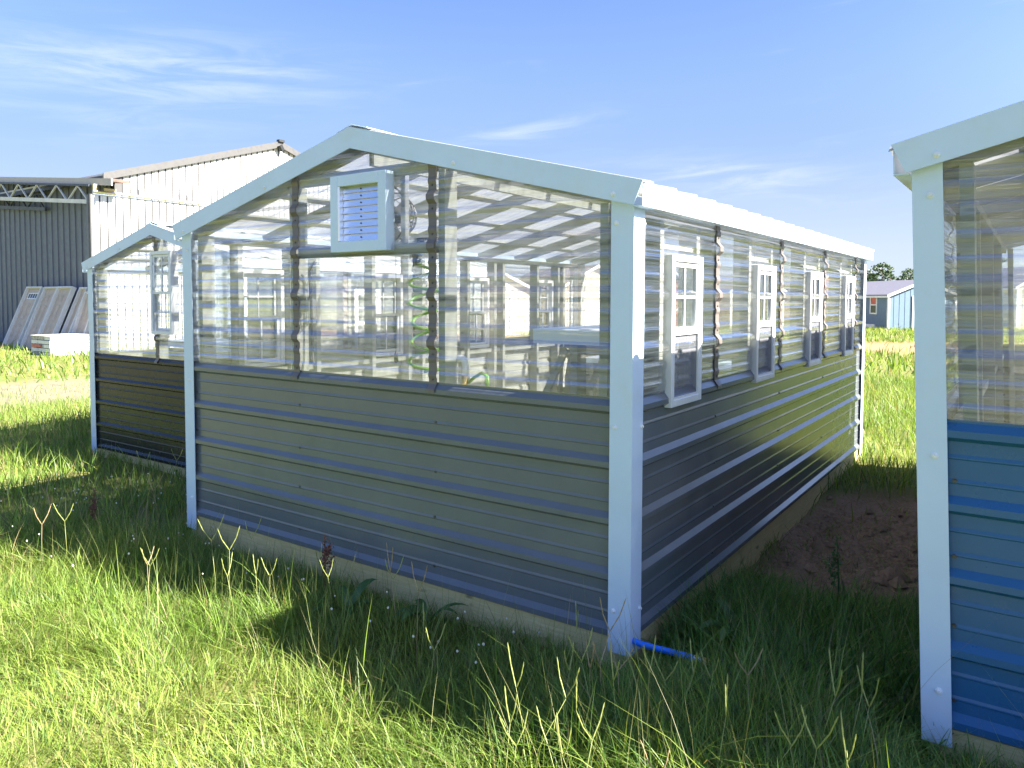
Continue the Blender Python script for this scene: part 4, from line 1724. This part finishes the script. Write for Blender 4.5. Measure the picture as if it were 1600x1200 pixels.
# clods on the dirt patch
m = MB()
for k in range(2200):
    x, y = rng.normal(0.5, 0.35), rng.normal(2.2, 0.8)
    if float(dirt_patch(np.array([x]), np.array([y]))[0]) < 0.5:
        continue
    s = float(rng.lognormal(-4.5, 0.65))
    z = float(gz(x, y))
    pts = [(x + s * rng.uniform(.6, 1.3) * dx, y + s * rng.uniform(.6, 1.3) * dy, z + s * rng.uniform(.4, 1.0) * dz)
           for dx, dy, dz in ((1, 0, 0), (0, 1, 0), (-1, 0, 0), (0, -1, 0), (0, 0, 1))]
    m.add(pts, [(0, 1, 4), (1, 2, 4), (2, 3, 4), (3, 0, 4)])
CLOD = principled('soil_clods', (0.32, 0.21, 0.125), 0.95, var=0.3, vscale=14)
tag(link('soil_clods', m, CLOD), 'loose reddish brown clods on the bare dirt', 'soil', kind='stuff')

# white clover heads
m = MB()
for k in range(110):
    if k < 70:
        x, y = rng.normal(-3.9, 0.7), rng.normal(-0.1, 0.5)
    else:
        x, y = rng.uniform(-3.0, -0.3), rng.uniform(-0.6, -0.1)
    if in_rect(np.array([x]), np.array([y]))[0]:
        continue
    z = float(gz(x, y)) + rng.uniform(0.13, 0.24)
    r = rng.uniform(0.0035, 0.006)
    m.tube([(x, y, z - r), (x, y, z), (x, y, z + r * 0.9)], [r * 0.6, r, r * 0.4], 6)
tag(link('clover_heads', m, WHITEFL), 'scattered small white clover heads in the grass', 'flowers', kind='stuff')


# tall Y-shaped seed stalks
def seed_stalk(x, y, h, label, group, spread=0.35, dry=False, lean=None):
    z0 = float(gz(x, y)) - 0.02
    a = rng.uniform(0, 2 * math.pi)
    lx, ly = (rng.normal(0, 0.10), rng.normal(0, 0.10)) if lean is None else lean
    t = thing('seed_stalk', label, 'grass stalk', (x, y, z0), 0, group)
    m = MB()
    top = Vector((lx * h, ly * h, h * 0.74))
    m.tube([(0, 0, 0), (lx * h * 0.25, ly * h * 0.25, h * 0.4), top], [0.0015, 0.0013, 0.0009], 5)
    link('stem', m, DRYM if dry else STALKM, t, smooth=True)
    # racemes seen opened out across the stem
    ax = Vector((math.cos(a), math.sin(a), 0))
    for s in (-1, 1):
        m = MB()
        tip = top + ax * s * h * spread * 0.36 * rng.uniform(0.6, 1.1) + Vector((0, 0, h * 0.26 * rng.uniform(0.8, 1.05)))
        mid = top.lerp(tip, 0.5) + ax * s * h * 0.015
        pts = [top.lerp(mid, q / 4) if q <= 4 else mid.lerp(tip, (q - 4) / 4) for q in range(9)]
        m.tube(pts, [0.0009] + [0.0016 if q % 2 else 0.0024 for q in range(7)] + [0.0007], 5)
        link('raceme', m, DRYM if dry else STALKM, t)
    return t


def on_ground(px, py, z):
    d = fwd + (px - 800) / 1166.5 * r2 - (py - 521.4) / 1166.5 * u2
    return CAM + d * ((z - CAM.z) / d.z)


for k in range(16):
    seed_stalk(rng.uniform(-2.4, -0.1), rng.uniform(-0.85, -0.25), rng.uniform(0.34, 0.50),
               'pale Y-shaped seed stalk standing in front of the grey wall', 'seed stalks before the grey wall', dry=rng.random() < 0.15)
for k in range(32):
    seed_stalk(rng.uniform(-0.1, 1.0), rng.uniform(-1.0, -0.2), rng.uniform(0.34, 0.50),
               'yellow green Y-shaped seed stalk near the white corner post', 'seed stalks by the corner post', dry=rng.random() < 0.12)
for k in range(14):
    seed_stalk(rng.uniform(-4.6, -2.9), rng.uniform(-0.9, 0.7), rng.uniform(0.34, 0.50),
               'Y-shaped seed stalk in the grass before the black wall', 'seed stalks at the left', dry=rng.random() < 0.3)


# dock plants and broad-leaved weeds
def dock(x, y, h, label, red):
    z0 = float(gz(x, y)) - 0.02
    t = thing('dock_plant', label, 'weed', (x, y, z0))
    m = MB()
    m.tube([(0, 0, 0), (0.01, 0.0, h * 0.5), (-0.005, 0.01, h)], [0.005, 0.004, 0.002], 6)
    link('stem', m, RUSTM if red else WEEDM, t)
    m = MB()
    for br in range(4):
        a = rng.uniform(0, 6.28)
        b0 = Vector((0, 0, h * (0.45 + 0.1 * br)))
        b1 = b0 + Vector((math.cos(a), math.sin(a), 1.6)).normalized() * h * 0.30
        if br == 3:
            b0, b1 = Vector((0, 0, h * 0.5)), Vector((0, 0.01, h))
        for k in range(60):
            q = rng.uniform(0, 1)
            c = b0.lerp(b1, q) + Vector(rng.normal(0, 0.009, 3))
            s = rng.uniform(0.004, 0.009)
            u = Vector(rng.normal(size=3)).normalized() * s
            v = Vector(rng.normal(size=3)).normalized() * s
            m.add([c - u, c + v, c + u, c - v], [(0, 1, 2, 3)])
    link('seed_head', m, RUSTM if red else WEEDM, t, recalc=False)
    for k in range(7):
        leaf(t, rng.uniform(0, 6.28), rng.uniform(0.12, 0.24), rng.uniform(0.025, 0.05), rng.uniform(0.3, 1.0))
    return t


def leaf(parent, a, ln, wd, rise, z=0.02):
    m = MB()
    vs, fs = [], []
    n = 6
    for i in range(n + 1):
        q = i / n
        r = ln * q
        zz = z + ln * (rise * q - 0.7 * q * q * rise)
        hw = wd * math.sin(math.pi * (0.08 + 0.92 * q)) ** 0.8 * (1 if q < 1 else 0.02) / 2 + 0.001
        for s, dz in ((-1, 0.25), (0, 0), (1, 0.25)):
            vs.append((r * math.cos(a) - s * hw * math.sin(a), r * math.sin(a) + s * hw * math.cos(a), zz + dz * hw))
    for i in range(n):
        for k in (0, 1):
            p = 3 * i + k
            fs.append((p, p + 1, p + 4, p + 3))
    m.add(vs, fs)
    return link('leaf', m, WEEDM, parent, smooth=True, recalc=False)


dock(-1.62, -0.16, 0.36, 'rust red dock seed stalk against the timber base of the grey greenhouse', True)
dock(0.56, 1.02, 0.42, 'leafy green dock plant at the edge of the dirt patch', False)
dock(-3.72, -0.28, 0.34, 'dark red dock stalk in the shaded grass at the left', True)
for k, (x, y, lb) in enumerate(((-0.95, -0.14, 'broad-leaved weed against the timber under the middle of the grey wall'),
                                (-1.35, -0.25, 'broad-leaved weed beside the rust red dock stalk'),
                                (0.30, 0.42, "broad-leaved weed beside the blue hose end"),)):
    t = thing('broadleaf_weed', lb, 'weed', (x, y, float(gz(x, y))), 0, 'broad-leaved weeds')
    for i in range(10):
        leaf(t, rng.uniform(0, 6.28), rng.uniform(0.10, 0.22), rng.uniform(0.03, 0.06), rng.uniform(0.5, 1.6), 0.04)
